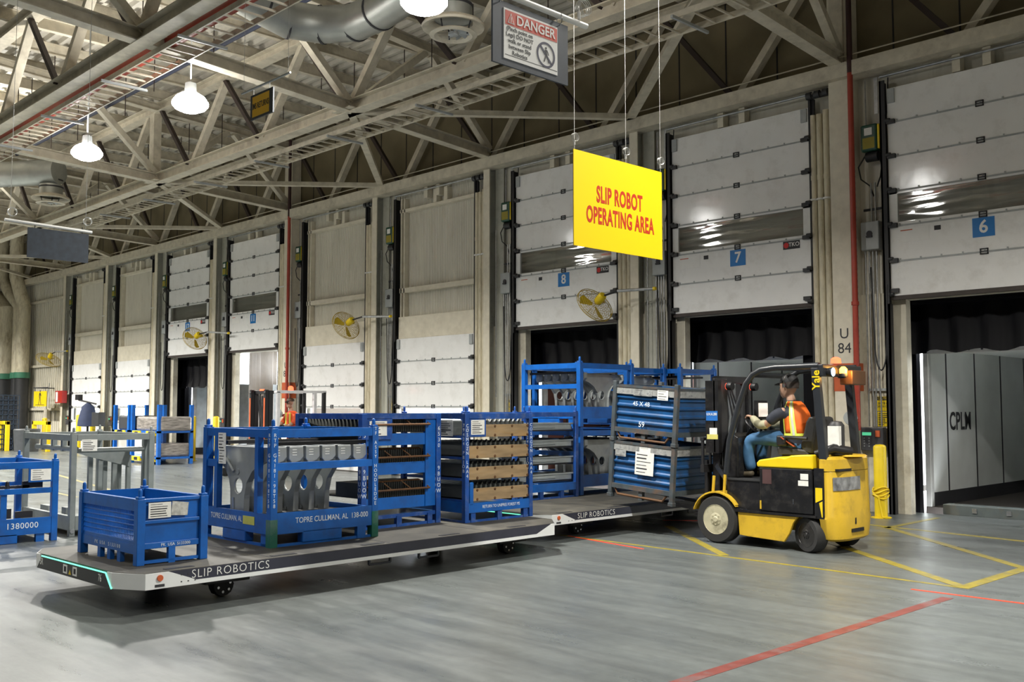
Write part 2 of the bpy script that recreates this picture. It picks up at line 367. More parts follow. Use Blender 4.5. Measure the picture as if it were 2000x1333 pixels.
# ---- columns
colname = {-1: 'rightmost column beyond the door marked six', 0: 'wide cream column stencilled U eighty-four with an orange band', 1: 'slim cream column between the doors marked seven and eight', 2: 'slim cream column left of the door marked eight',
           3: 'slim cream column between the two middle closed doors', 4: 'wide cream column stencilled U eighty-five', 5: 'slim cream column between the doors marked eleven and twelve', 6: 'slim cream column left of the door marked twelve',
           7: 'slim cream column between the two far closed doors', 8: 'slim cream column left of the leftmost closed door'}
for n in range(-1, 9):
    X = XC(n); wide = n in (0, 4)
    t = thing('column', colname[n], 'column', (X, 15.12, 0), kind='structure')
    if wide:
        q = B(); q.box(0, 0, 0, 0.38, 0.3, 9.3); q.build('column_shaft', CREAM, t, bevel=0.01)
        q = B(); q.box(-0.003, -0.004, 1.93, 0.384, 0.3, 2.38); q.build('orange_band', ORANGE, t)
        text('U', 0.24, INK, t, (0.19, -0.003, 2.86), RY); text('84' if n == 0 else '85', 0.24, INK, t, (0.19, -0.003, 2.62), RY)
        p = thing('sprinkler_pipe', ('red riser pipe beside the wide column stencilled U eighty-four' if n == 0 else 'red riser pipe beside the distant column stencilled U eighty-five'), 'pipe', (X + 0.45, 15.0, 0))
        q = B(); q.tube([(0, 0, 1.3), (0, 0, 7.1)], 0.045, 12); q.tube([(0, 0, 3.3), (0, 0, 3.36)], 0.06, 12); q.build('riser', REDP, p)
        q = B(); q.tube([(0, 0, 7.1), (0, 0, 9.3)], 0.045, 12); q.build('riser_top', mat('dark_pipe', (0.05, 0.02, 0.02), 0.5), p)
        q = B(); q.tube([(0, 0, 1.45), (-0.02, -0.14, 1.45)], 0.04, 10); q.build('branch', REDP, p)
        q = B(); q.lathe([(0.03, -0.05), (0.1, -0.05), (0.12, 0), (0.06, 0.06)], (-0.02, -0.2, 1.5), 'y', 14); q.build('valve', GREYBOX, p)
    else:
        q = B(); q.box(0, 0, 0, 0.2, 0.025, 7.15); q.build('front_flange', CREAM, t)
        q = B(); q.box(0.06, 0.025, 0, 0.085, 0.3, 7.15); q.box(0.2, 0.2, 0, 0.46, 0.225, 7.15); q.build('column_web', GREYW, t)
# ---- lintels and girts of the closed bays
posn = {-1: 'above the door marked six', 0: 'above the door marked seven', 1: 'above the door marked eight', 2: 'of the closed door next to the door marked eight', 3: 'of the closed door next to column U eighty-five',
        4: 'above the door marked eleven', 5: 'above the door marked twelve', 6: 'of the closed door left of the door marked twelve', 7: 'of the leftmost closed door'}
for k in bays:
    if k in closed:
        t = thing('trim', 'cream lintel panel and girts over the opening ' + posn[k], 'trim', (DL(k), 15.25, 0), kind='structure'); t.name = 'trim_%d' % (k + 2)
        B().box(0.02, 0, 3.37, 2.85, 0.16, 3.92).build('lintel_panel', CREAM, t, bevel=0.01)
        B().box(0.02, 0.02, 4.52, 2.82, 0.16, 4.64).build('girt', CREAM, t)
        B().box(0.02, 0.02, 6.55, 2.82, 0.16, 6.63).build('girt', CREAM, t)
        q = B()
        for x in (0.08, 0.2): q.box(x - 0.02, 0.02, 3.92, x + 0.02, 0.16, 6.9)
        q.build('stud', CREAM, t)
        q = B(); q.box(1.35, 0, 6.63, 1.47, 0.15, 6.95); q.build('bracket', CREAM, t); q = B(); q.box(1.75, 0, 6.63, 1.87, 0.15, 6.95); q.build('bracket', CREAM, t)
    t = thing('torsion_shaft', 'door spring shaft ' + posn[k].replace('of the', 'over the'), 'shaft', (DL(k), 15.2, 0))
    B().tube([(-0.1, 0, 6.98), (2.95, 0, 6.98)], 0.022, 8).build('shaft', GALV, t)
    for x in (1.1, 1.55):
        B().box(x - 0.06, 0.02, 6.78, x + 0.06, 0.18, 7.05).build('bracket', CREAM, t)
    q = B(); q.box(2.9, -0.02, 6.9, 3.25, 0.06, 6.96)
    for x in (2.9, 3.05, 3.2): q.lathe([(0.065, -0.045), (0.065, 0.045)], (x, 0, 6.95), 'x', 12)
    q.build('cable_drum', DGREY, t)
    q = B(); q.box(2.88, 0.06, 6.5, 2.95, 0.1, 6.9); q.build('guide_plate', BLACK, t)
# ---- dock doors
PANE = pane_mat('vision_panel', (0.82, 0.83, 0.83), 0.16)
CLEARPANE = pane_mat('vision_panel_clear', (0.95, 0.97, 1.0), 0.1)
SIGNBLUE = mat('sign_blue', (0.005, 0.17, 0.50), 0.3, var=0.03)
WEATHER = mat('door_seal', (0.05, 0.04, 0.035), 0.7)
def make_door(k, num=None, dz=None):
    z0 = dz if dz is not None else (0.02 if k in closed else 3.42); W = 2.86; H = 0.5585
    t = thing('door', 'x', 'door', (DL(k), 15.22, z0), kind='structure'); t.name = 'door_%d' % (k + 2)
    for i in range(6):
        if i == 2:
            q = B(); q.box(0, 0, i * H, 0.13, 0.05, (i + 1) * H); q.box(W - 0.13, 0, i * H, W, 0.05, (i + 1) * H); q.box(0, 0, i * H, W, 0.05, i * H + 0.05); q.box(0, 0, (i + 1) * H - 0.05, W, 0.05, (i + 1) * H)
            q.build('window_frame', DOORW, t)
            B().box(0.13, 0.02, i * H + 0.05, W - 0.13, 0.026, (i + 1) * H - 0.05).build('vision_pane', CLEARPANE if k in closed else PANE, t)
        else:
            B().box(0, 0, i * H + 0.003, W, 0.05, (i + 1) * H - 0.003).build('door_section', DOORW, t, bevel=0.006)
        if i:
            q = B(); q.box(0.02, -0.008, i * H - 0.02, W - 0.02, 0, i * H + 0.006)
            for j in range(9): q.box(0.15 + j * 0.32, -0.014, i * H - 0.016, 0.17 + j * 0.32, 0, i * H + 0.03)
            q.build('section_rail', GREYBOX, t)
            q = B(); q.box(W / 2 - 0.06, -0.018, i * H - 0.045, W / 2 + 0.06, 0, i * H - 0.03); q.box(W / 2 - 0.06, -0.018, i * H + 0.03, W / 2 + 0.06, 0, i * H + 0.045)
            q.box(W / 2 - 0.06, -0.018, i * H - 0.045, W / 2 - 0.045, 0, i * H + 0.045); q.box(W / 2 + 0.045, -0.018, i * H - 0.045, W / 2 + 0.06, 0, i * H + 0.045); q.box(W / 2 - 0.06, -0.018, i * H - 0.006, W / 2 + 0.06, 0, i * H + 0.006)
            q.build('hinge', INK, t)
        for x, d in ((0.0, 1), (W, -1)):
            q = B(); q.box(x, -0.05, i * H - 0.03 + (0.08 if i == 0 else 0), x + d * 0.13, 0, i * H + 0.035 + (0.08 if i == 0 else 0)); q.tube([(x - d * 0.03, -0.03, i * H + 0.03), (x + d * 0.05, -0.03, i * H + 0.03)], 0.035, 10)
            q.build('roller_hinge', DGREY, t)
    q = B(); q.box(0.02, -0.03, 6 * H - 0.25, 0.13, 0, 6 * H - 0.02); q.build('top_roller', GREYBOX, t)
    q = B(); q.box(W - 0.13, -0.03, 6 * H - 0.25, W - 0.02, 0, 6 * H - 0.02); q.build('top_roller', GREYBOX, t)
    B().box(0, -0.005, -0.06, W, 0.055, 0.004).build('bottom_seal', WEATHER, t)
    if num:
        f = B().box(W / 2 - 0.16, -0.006, 2 * H - 0.34, W / 2 + 0.16, -0.001, 2 * H - 0.05).build('number_plate', SIGNBLUE, t)
        text(num, 0.27 if len(num) == 1 else 0.25, WHITE, f, (W / 2, -0.0075, 2 * H - 0.195), RY, bold=0.02)
        f = B().box(W - 0.52, -0.005, 2 * H - 0.16, W - 0.2, -0.001, 2 * H - 0.02).build('maker_sticker', INK, t)
        text('TKO', 0.1, WHITE, f, (W - 0.31, -0.0065, 2 * H - 0.085), RY, bold=0.01)
        B().lathe([(0.05, -0.007), (0.05, -0.005)], (W - 0.46, 0, 2 * H - 0.09), 'y', 16).build('emblem', mat('emblem_red', (0.6, 0.02, 0.02), 0.5), f)
        f = B().box(0.15, -0.004, 2 * H - 0.28, 0.62, -0.001, 2 * H - 0.06).build('instruction_sticker', WHITE, t)
        B().box(0.17, -0.006, 2 * H - 0.1, 0.36, -0.004, 2 * H - 0.085).build('printed_lines', ORANGE, f)
        B().box(0.7, -0.004, 2 * H - 0.15, 0.8, -0.001, 2 * H - 0.08).build('small_sticker', INK, t)
    return t
for k, num, lab in [(-1, '6', 'raised white sectional dock door with blue plate six'), (0, '7', 'raised white sectional dock door with blue plate seven'), (1, '8', 'raised white sectional dock door with blue plate eight, behind the yellow sign'),
                    (2, None, 'closed white dock door next to the door marked eight'), (3, None, 'closed white dock door next to column U eighty-five'), (4, '11', 'raised white sectional dock door with blue plate eleven'),
                    (5, '12', 'raised white sectional dock door with blue plate twelve'), (6, None, 'closed white dock door left of the door marked twelve'), (7, None, 'leftmost closed white dock door')]:
    make_door(k, num)['label'] = lab
# ---- door tracks
for k in bays:
    t = thing('door_track', 'dark steel door track left ' + posn[k].replace('above ', 'of '), 'track', (DL(k) - 0.1, 15.16, 0), kind='structure')
    q = B(); q.box(0, 0, 0, 0.03, 0.2, 6.9); q.box(0, 0, 0, 0.09, 0.02, 6.9); q.box(0.06, 0.0, 0, 0.09, 0.12, 3.3); q.build('rail', BLACK, t)
    B().box(2.96, 0.06, 0, 3.0, 0.2, 6.9).build('rail', BLACK, t)
# ---- far left wall girts
q = B()
for z in (1.55, 3.4, 6.2): q.box(-60, 15.28, z, XC(8) - 0.05, 15.38, z + 0.1)
tag(q.build('trim_9', CREAM), 'cream girts across the far left siding', 'trim', kind='structure')
# ================================================================ dock openings: seals and trailers
SEAL = mat('black_dock_curtain', (0.002, 0.002, 0.0035), 0.55, bump=0.3, scale=2.2, spec=0.15)
TAN = mat('tan_dock_curtain', (0.11, 0.085, 0.06), 0.6, bump=0.8, scale=2.0)
FRP = mat('white_trailer_lining', (0.78, 0.80, 0.78), 0.4, var=0.06, scale=2)
TFLOOR = mat('trailer_floor', (0.06, 0.05, 0.045), 0.6)
TRAILG = mat('grey_trailer_lining', (0.55, 0.6, 0.63), 0.5)
REDBR = mat('red_brown_lining', (0.10, 0.035, 0.025), 0.6)
ALU = mat('trailer_frame_metal', (0.55, 0.55, 0.53), 0.4, metal=0.3)
where = {-1: 'at the door marked six', 0: 'at the door marked seven', 1: 'at the door marked eight', 4: 'at the door marked eleven', 5: 'at the door marked twelve'}
def roof_mat():
    m = bpy.data.materials.new('roof_daylight_fill'); m.use_nodes = True; nt = m.node_tree; nt.nodes.clear()
    o = nt.nodes.new('ShaderNodeOutputMaterial'); a = nt.nodes.new('ShaderNodeAddShader'); d = nt.nodes.new('ShaderNodeBsdfDiffuse'); t = nt.nodes.new('ShaderNodeBsdfTranslucent')
    nz = nt.nodes.new('ShaderNodeTexNoise'); nz.inputs['Scale'].default_value = 2; rp = nt.nodes.new('ShaderNodeValToRGB'); rp.color_ramp.elements[0].color = (0.0045, 0.005, 0.005, 1); rp.color_ramp.elements[1].color = (0.008, 0.0085, 0.008, 1)
    nt.links.new(nz.outputs['Fac'], rp.inputs[0]); nt.links.new(rp.outputs[0], t.inputs[0])
    d.inputs[0].default_value = (0.55, 0.55, 0.5, 1); nt.links.new(d.outputs[0], a.inputs[0]); nt.links.new(t.outputs[0], a.inputs[1]); nt.links.new(a.outputs[0], o.inputs[0]); return m
ROOFT = roof_mat()  # translucency added to fill the trailers with sky light
def dock_seal(k, x0, x1, m, gap=0.0, zt=2.6):
    a, c = OPEN_X[k]
    t = thing('dock_seal', ('tan' if m is TAN else 'black') + ' curtain dock seal around the trailer opening ' + where[k], 'dock seal', (0, 15.54, 0), kind='structure')
    q = B(); q.box(a - 0.55, 0, -0.3, a - 0.1, 0.05, 4.0); q.box(a - 0.55, 0.0, -0.3, a - 0.5, 0.75, 3.6)
    if gap == 0: q.box(a - 0.55, 0.36, -0.3, x0 + 0.05, 0.5, 3.6)
    else: q.box(a - 0.55, 0.36, -0.3, x0 - gap, 0.5, 3.6)
    q.build('side_curtain', m, t)
    q = B(); q.box(x1 - 0.04, 0.36, -0.3, c + 0.6, 0.5, 3.6); q.build('side_curtain', m, t)
    q = B(); n = 40
    xs = [a - 0.55 + (c + 0.6 - a + 0.55) * i / n for i in range(n + 1)]
    zs = [zt - 0.05, zt + 0.25, zt + 0.6, 3.7]
    v = [(x, 0.3 + 0.05 * math.sin(i * 1.3 + j * 0.7) - 0.06 * (j == 0), z + (0.03 * math.sin(i * 0.9) if j == 0 else 0)) for j, z in enumerate(zs) for i, x in enumerate(xs)]
    q.add(v, [(j * (n + 1) + i, j * (n + 1) + i + 1, (j + 1) * (n + 1) + i + 1, (j + 1) * (n + 1) + i) for j in range(3) for i in range(n)], True)
    q.box(a - 0.55, -0.02, 3.3, c + 0.6, 0.4, 3.75)
    q.build('head_curtain', m, t)
def trailer(k, x0, y0, m, label, zt=2.64, zf=0.06, L=13.0, w=2.6):
    t = thing('semi_trailer', label, 'trailer', (x0, y0, zf))
    h = zt - zf
    q = B(); q.box(0, 0, 0, 0.09, 0.12, h); q.box(w - 0.09, 0, 0, w, 0.12, h); q.box(0, 0, h - 0.1, w, 0.12, h); q.build('door_frame', ALU, t, bevel=0.01)
    for x in (0.75, 0.95, 1.6, 1.8): B().lathe([(0.018, -0.012), (0.018, 0)], (x, 0, h - 0.05), 'y', 10).build('marker_lamp', BLACK, t)
    q = B(); q.box(0, 0.12, 0, 0.06, L, h); q.build('side_wall', m, t)
    q = B(); q.box(w - 0.06, 0.12, 0, w, L, h); q.build('side_wall', m, t)
    q = B()
    for i in range(10): q.box(0.06, 0.75 + i * 1.22, 0.2, 0.067, 0.79 + i * 1.22, h)
    q.box(0.06, 0.13, 0, 0.075, L, 0.22)
    q.build('wall_seam', INK, t)
    B().quad((0, 0.12, h - 0.02), (w, 0.12, h - 0.02), (w, L, h - 0.02), (0, L, h - 0.02)).build('roof', ROOFT, t); B().box(0, 0.0, -0.12, w, L, 0).build('floor_boards', TFLOOR, t); B().box(0, L, 0, w, L + 0.06, h).build('front_wall', m, t)
    return t
t = trailer(-1, -7.0, 16.2, FRP, 'white-lined trailer with four black letters backed to the door marked six')
text('CPLM', 0.42, INK, t, (0.07, 1.3, 1.36), (PI / 2, 0, PI / 2), sx=0.85, bold=0.02, space=1.06, name='lettering')
dock_seal(-1, -7.0, -4.4, SEAL, gap=-0.03)
trailer(0, -11.55, 16.2, FRP, 'white-lined trailer backed to the door marked seven')
dock_seal(0, -11.55, -8.95, SEAL)
trailer(1, -15.7, 16.2, REDBR, 'trailer with red-brown lining backed to the door marked eight', zt=2.5)
dock_seal(1, -15.7, -13.1, SEAL, zt=2.45)
trailer(4, -29.9, 18.6, TRAILG, 'truck box with a small plate standing back from the door marked eleven', zt=2.5, w=2.3)
t = thing('dock_seal', 'tan side curtain hanging in the sunlit opening of the door marked eleven', 'dock seal', (0, 0, 0), kind='structure')
q = B(); n = 24; xs = [(-28.75 - 1.5 * i / n, 16.2 + 1.9 * i / n + 0.06 * math.sin(i * 1.7)) for i in range(n + 1)]
q.add([(x, y, z) for z in (0.0, 1.2, 2.4, 3.6) for x, y in xs], [(j * (n + 1) + i, j * (n + 1) + i + 1, (j + 1) * (n + 1) + i + 1, (j + 1) * (n + 1) + i) for j in range(3) for i in range(n)], True)
q.build('side_curtain', TAN, t)
B().box(-31.0, 15.54, 3.62, -24.9, 18.9, 3.7).build('sky_blocker', TAN, t); B().box(-25.2, 15.54, 0, -25.1, 18.9, 3.65).build('side_curtain', TAN, t)  # unseen roof and right curtain, added to keep sky light off
q = B(); q.plate([(-30.3, 2.5), (-28.2, 2.5), (-29.3, 2.95)], 18.4, 18.5, 'y'); q.build('white_canopy', WHITE, t)
trailer(5, -32.6, 16.2, TRAILG, 'grey-lined trailer backed to the door marked twelve', zt=2.45)
dock_seal(5, -32.6, -30.0, SEAL, zt=2.4)
# dock leveller lip and kerb at door 6
q = B(); q.box(-6.55, 15.75, 0.0, -4.3, 16.0, 0.16)
t = q.build('dock_leveller', mat('dock_plate', (0.1, 0.12, 0.12), 0.5, dirt=(0.2, 0.16, 0.1)), None, bevel=0.01); tag(t, 'dark steel dock plate lip in front of the rightmost trailer', 'dock plate')
q = B()
for x in (-6.1, -5.6, -5.1): q.box(x, 15.73, 0.05, x + 0.07, 15.75, 0.12)
q.build('bumper_bolt', CHROME, t)

# ================================================================ gear on the dock wall
GREENBOX = mat('operator_green', (0.01, 0.06, 0.035), 0.35)
spot = {-1: 'past the door marked six', 0: 'on the wall right of column U eighty-four', 1: 'between the doors marked seven and eight', 2: 'on the wall left of the door marked eight', 3: 'between the two middle closed doors', 4: 'on the wall right of column U eighty-five',
        5: 'between the doors marked eleven and twelve', 6: 'on the wall left of the door marked twelve', 7: 'between the two far closed doors', 8: 'on the wall left of the leftmost closed door'}
def hose(pts, r, m, name, par): return B().tube(pts, r, 6).build(name, m, par)
for n in range(0, 9):
    X = XC(n); sp = spot[n]
    rr = random.Random(n)
    t = thing('door_operator', 'green and yellow door motor box high ' + sp, 'door motor', (X + 0.52, 15.36, 5.68))
    B().box(0, -0.2, 0.12, 0.28, 0.0, 0.56).build('motor_case', GREENBOX, t, bevel=0.03)
    B().box(0.281, -0.19, 0.14, 0.32, 0, 0.54).build('side_cover', YEL, t, bevel=0.01)
    B().box(0.07, -0.204, 0.38, 0.2, -0.2, 0.5).build('rating_label', PAPER, t); B().box(0.04, -0.204, 0.16, 0.24, -0.2, 0.34).build('warning_label', mat('label_olive', (0.3, 0.25, 0.03), 0.6), t)
    q = B(); q.lathe([(0.08, -0.1), (0.08, 0.1)], (0.16, -0.1, 0.04), 'x', 14); q.build('gear_motor', BLACK, t)
    hose([(0.05, -0.1, 0.1), (-0.08, -0.12, -0.1), (-0.05, -0.1, -0.3), (0.08, -0.06, -0.42), (0.14, -0.05, -0.6)], 0.012, BLACK, 'cable', t)
    hose([(0.25, -0.1, 0.05), (0.32, -0.12, -0.12), (0.28, -0.1, -0.3), (0.2, -0.06, -0.45)], 0.012, BLACK, 'cable', t)
    hose([(0.33, -0.06, 0.4), (0.4, -0.06, 0.8), (0.42, -0.05, 1.3)], 0.01, BLACK, 'cable', t)
    B().box(0.18, -0.05, 0.75, 0.24, -0.03, 1.35).build('slotted_strip', GALV, t)
    t = thing('disconnect_switch', 'grey electrical disconnect box ' + sp, 'switch box', (X + 0.47, 15.36, 4.2))
    B().box(0, -0.16, 0, 0.3, 0, 0.46).build('enclosure', GREYBOX, t, bevel=0.012); q = B(); q.box(0.1, -0.19, 0.2, 0.2, -0.16, 0.23); q.lathe([(0.05, -0.175), (0.05, -0.16)], (0.15, 0, 0.26), 'y', 14); q.build('switch_handle', INK, t)
    t = thing('conduit_run', 'bundle of vertical steel conduits ' + sp, 'conduit', (X + 0.5, 15.29, 0))
    for j in range(4):
        x = j * 0.062
        B().tube([(x + 0.02 * (j % 2), 0, 1.36), (x + 0.02 * (j % 2), 0, 1.8), (x, 0, 2.0), (x, 0, 4.2)], 0.014, 8).build('conduit', GALV, t)
    for j in (0, 1): B().tube([(0.12 + j * 0.07, 0, 4.66), (0.12 + j * 0.07, 0, 5.3)], 0.014, 8).build('conduit', GALV, t)
    B().tube([(0.06, 0, 6.2), (0.06, 0, 7.0)], 0.012, 8).build('conduit', GALV, t)
    B().box(-0.02, 0.01, 1.93, 0.3, 0.03, 1.97).build('strut_channel', GREYBOX, t); B().box(-0.02, 0.01, 4.85, 0.3, 0.03, 4.89).build('strut_channel', INK, t)
    t = thing('hoist_chain', 'hanging chain loop of the door hoist ' + sp, 'chain', (X + 0.44, 15.1, 0))
    zc = [1.9 + i * 0.05 for i in range(76)]
    B().tube([(0.006 * (-1) ** i, 0, z) for i, z in enumerate(zc)], 0.011, 5).build('chain', GALV, t)
    lp = [(0.27 + 0.0 + 0.1 * math.cos(a) + 0.1, 0, 2.75 + 0.5 * math.sin(a) if math.sin(a) < 0 else 2.75 + 0.0) for a in [PI + i * PI / 12 for i in range(13)]]
    B().tube([(0.24, 0, 3.9)] + lp + [(0.5, 0, 3.6)], 0.012, 6).build('chain_loop', BLACK, t)
    t = thing('dock_control_panel', 'dark dock control panel with keypad ' + sp, 'control panel', (X + 0.38, 15.34, 0.98))
    B().box(0, -0.13, 0, 0.38, 0, 0.37).build('case', mat('panel_case', (0.05, 0.05, 0.055), 0.4), t, bevel=0.012)
    B().box(0.03, -0.135, 0.04, 0.19, -0.13, 0.35).build('keypad', INK, t)
    f = B().box(0.035, -0.138, 0.24, 0.185, -0.135, 0.29).build('display', mat('display_green', (0.02, 0.1, 0.05), 0.4, em=(0.15, 0.9, 0.45), em_s=0.6), t)
    q = B()
    for i in range(2):
        for j in range(4): q.lathe([(0.012, -0.142), (0.012, -0.135)], (0.07 + i * 0.08, 0, 0.07 + j * 0.042), 'y', 10)
    q.build('push_button', GALV, t)
    B().box(0.26, -0.15, 0.22, 0.33, -0.13, 0.32).build('stop_switch', ORANGE, t)
    q = B(); q.tube([(0.2, -0.03, 0), (0.2, -0.03, -0.95)], 0.02, 8); q.build('conduit', GREYBOX, t)
    if n < 7:
        t = thing('caution_sign', 'pair of yellow caution notices ' + sp, 'sign', (X + 0.6, 15.35, 1.37))
        f = B().box(0, -0.004, 0.24, 0.25, 0, 0.47).build('notice_board', YEL, t)
        B().box(0.005, -0.0055, 0.41, 0.245, -0.004, 0.465).build('header_band', INK, f)
        text('CAUTION', 0.05, YEL, f, (0.125, -0.0065, 0.437), RY, sx=0.9, bold=0.01); text('ENTER ON\nGREEN ONLY', 0.048, INK, f, (0.125, -0.005, 0.335), RY, sx=0.85, bold=0.01)
        f = paper(t, (0.115, 0, 0.11), 0.22, 0.23, 'y', 'notice_board', YEL, 7)
PIPEN = {k: 'right of the door marked ' + s for k, s in ((-1, 'six'), (0, 'seven'), (1, 'eight'), (4, 'eleven'), (5, 'twelve'))}
PIPEN.update({2: 'right of the closed door next to the door marked eight', 3: 'right of the closed door next to column U eighty-five', 6: 'right of the closed door left of the door marked twelve', 7: 'right of the leftmost closed door'})
for k in range(0, 8):
    t = thing('guard_pipes', 'three upright cream pipes ' + PIPEN[k], 'pipes', (XC(k) - 0.37, 15.27, 0), kind='structure')
    for j in range(3):
        q = B(); q.tube([(j * 0.12, 0, 0), (j * 0.12, 0, 6.62 + 0.05 * (j == 2) + (0 if k < 3 else -0.2))], 0.055, 14); q.tube([(j * 0.12, 0, 5.5), (j * 0.12, 0, 5.58)], 0.06, 14); q.build('upright_pipe', CREAMP, t)
        q = B(); q.tube([(j * 0.12, -0.02, 5.15), (j * 0.12, -0.02, 5.18)], 0.066, 12); q.build('pipe_clamp', WHITE, t)
# ---------------------------------------------------------------- bollards
def bollard(loc, h, label, chain=False):
    t = thing('bollard', label, 'bollard', loc)
    B().lathe([(0.095, 0), (0.095, h - 0.04), (0.085, h - 0.015), (0.06, h), (0, h + 0.008)], n=20).build('post', YEL, t)
    q = B(); q.lathe([(0.15, 0), (0.15, 0.012)], n=20); q.build('base_plate', YEL, t)
    if chain:
        for j in range(4):
            q = B(); z = 0.32 + j * 0.04; pts = [(0.115 * math.cos(a), 0.115 * math.sin(a), z + 0.03 * math.sin(2 * a + j)) for a in [i * 2 * PI / 24 for i in range(24)]]
            q.tube(pts, 0.011, 5, closed=True); q.build('plastic_chain', YEL, t)
        B().tube([(0.02, -0.115, 0.34), (0.04, -0.12, 0.2), (0.08, -0.13, 0.03), (0.2, -0.14, 0.02)], 0.012, 5).build('plastic_chain', YEL, t)
    return t
bollard((-7.0, 14.6, 0), 1.1, 'yellow bollard wrapped with a yellow chain near column U eighty-four', True)
bollard((-29.5, 14.7, 0), 1.4, 'yellow bollard in front of the trailer at the door marked twelve')
bollard((-28.0, 14.7, 0), 1.4, 'yellow bollard between the doors marked eleven and twelve')
bollard((-37.45, 14.7, 0), 1.4, 'yellow bollard right of the leftmost closed door')
bollard((-38.8, 14.7, 0), 1.4, 'yellow bollard in front of the leftmost closed door')
bollard((-42.1, 14.6, 0), 1.25, 'yellow bollard beside the pedestrian sign')
# ---------------------------------------------------------------- wall fans
FANY = mat('fan_yellow', (0.62, 0.45, 0.02), 0.4); FANW = mat('fan_wire', (0.42, 0.30, 0.03), 0.45)
def fan(loc, label, axis, arm_to, r=0.39):
    t = thing('wall_fan', label, 'fan', loc)
    a = Vector(axis).normalized(); M = a.to_track_quat('Z', 'Y').to_matrix().to_4x4()
    q = B()
    for s, zz in ((1, 0.09), (-1, -0.09)):
        for i in range(1, 11):
            rr = r * i / 10; z = zz * (1 - 0.75 * (i / 10) ** 3)
            q.tube([(rr * math.cos(b), rr * math.sin(b), z) for b in [j * 2 * PI / 28 for j in range(28)]], 0.0035 if i < 10 else 0.008, 4, closed=True)
        for j in range(20):
            b = 2 * PI * j / 20; q.tube([(rr * math.cos(b) , rr * math.sin(b), zz * (1 - 0.75 * (rr / r) ** 3)) for rr in (0.06, r * 0.5, r * 0.8, r)], 0.003, 4)
    q.xf(M).build('wire_cage', FANW, t)
    q = B()
    for j in range(3):
        b = 2 * PI * j / 3 + 0.5; c, s_ = math.cos(b), math.sin(b); P = lambda u, v, w: (u * c - v * s_, u * s_ + v * c, w)
        q.add([P(0.05, -0.03, 0.01), P(0.3, -0.1, 0.04), P(0.34, 0.02, 0.0), P(0.28, 0.09, -0.03), P(0.05, 0.03, -0.01)], [(0, 1, 2, 3, 4)])
        q.add([P(0.05, -0.03, 0.016), P(0.3, -0.1, 0.046), P(0.34, 0.02, 0.006), P(0.28, 0.09, -0.024), P(0.05, 0.03, -0.004)], [(4, 3, 2, 1, 0)])
    q.xf(M).build('blades', FANY, t)
    q = B(); q.lathe([(0.0, -0.32), (0.07, -0.31), (0.085, -0.27), (0.085, -0.12), (0.06, -0.08), (0.0, -0.06)], n=18); q.xf(M).build('motor', YEL, t)
    e = Vector(arm_to) - Vector(loc); m0 = -a * 0.27
    mid = m0.lerp(e, 0.3) + Vector((0, 0, 0.06))
    q = B(); q.tube([m0, mid], 0.02, 8); q.build('tilt_bracket', BLACK, t)
    q = B(); q.tube([mid, e], 0.03, 10); q.build('arm', GALV, t)
    q = B(); q.lathe([(0.035, -0.03), (0.035, 0.03)], tuple(e), 'x', 12); q.build('arm_cap', YEL, t)
    return t
fan((-12.72, 14.62, 3.66), 'yellow wire-cage wall fan in front of the door marked eight', (-0.8, 0.12, -0.55), (-11.48, 14.9, 3.9))
fan((-21.3, 14.75, 3.78), 'yellow wire-cage wall fan between the two middle closed doors', (-0.8, 0.0, -0.4), (-19.75, 15.0, 3.93))
fan((-29.6, 14.75, 3.86), 'yellow wire-cage wall fan in front of the door marked twelve', (-0.8, 0.0, -0.4), (-27.9, 15.0, 3.95))
fan((-42.3, 14.75, 3.62), 'yellow wire-cage wall fan at the far left column', (-0.5, -0.1, -0.75), (-41.3, 15.1, 3.95), r=0.5)
# ---------------------------------------------------------------- far left wall things
t = thing('pedestrian_sign', 'yellow walking person sign hung beside the leftmost column', 'sign', (-42.7, 14.6, 1.72))
B().box(-0.72, -0.01, 0, 0.72, 0.01, 0.62).build('board', YEL, t); B().box(-0.8, -0.01, 0.74, 0.8, 0.02, 0.78).build('hanger_rail', INK, t)
q = B(); q.tube([(-0.6, 0, 0.62), (-0.6, 0, 0.74)], 0.01, 6); q.tube([(0.6, 0, 0.62), (0.6, 0, 0.74)], 0.01, 6); q.box(-0.75, 0, 0.74, -0.7, 0.8, 0.78); q.build('hanger_hook', INK, t)
def walker(q, s, y0, y1, x=0, z=0):
    F = lambda pts: [(x + a * s, z + b * s) for a, b in pts]
    q.plate(F([(0.06 * math.cos(a) + 0.02, 0.06 * math.sin(a) + 0.43) for a in [i * PI / 6 for i in range(12)]]), y0, y1)
    q.plate(F([(-0.06, 0.34), (0.06, 0.35), (0.06, 0.12), (-0.05, 0.1)]), y0, y1)
    q.plate(F([(-0.05, 0.13), (0.02, 0.12), (-0.08, -0.1), (-0.16, -0.3), (-0.22, -0.3), (-0.12, -0.05)]), y0, y1)
    q.plate(F([(0.0, 0.13), (0.06, 0.12), (0.1, -0.05), (0.18, -0.28), (0.12, -0.3), (0.04, -0.06)]), y0, y1)
    q.plate(F([(0.04, 0.34), (0.09, 0.32), (0.2, 0.16), (0.16, 0.14), (0.05, 0.26)]), y0, y1)
    q.plate(F([(-0.06, 0.34), (-0.02, 0.3), (-0.1, 0.2), (-0.15, 0.08), (-0.19, 0.1), (-0.13, 0.24)]), y0, y1)
q = B(); walker(q, 0.75, -0.014, -0.01, 0, 0.3); q.build('walking_pictogram', INK, t)
B().box(-0.5, -0.013, 0.05, 0.5, -0.01, 0.07).build('printed_lines', INK, t)
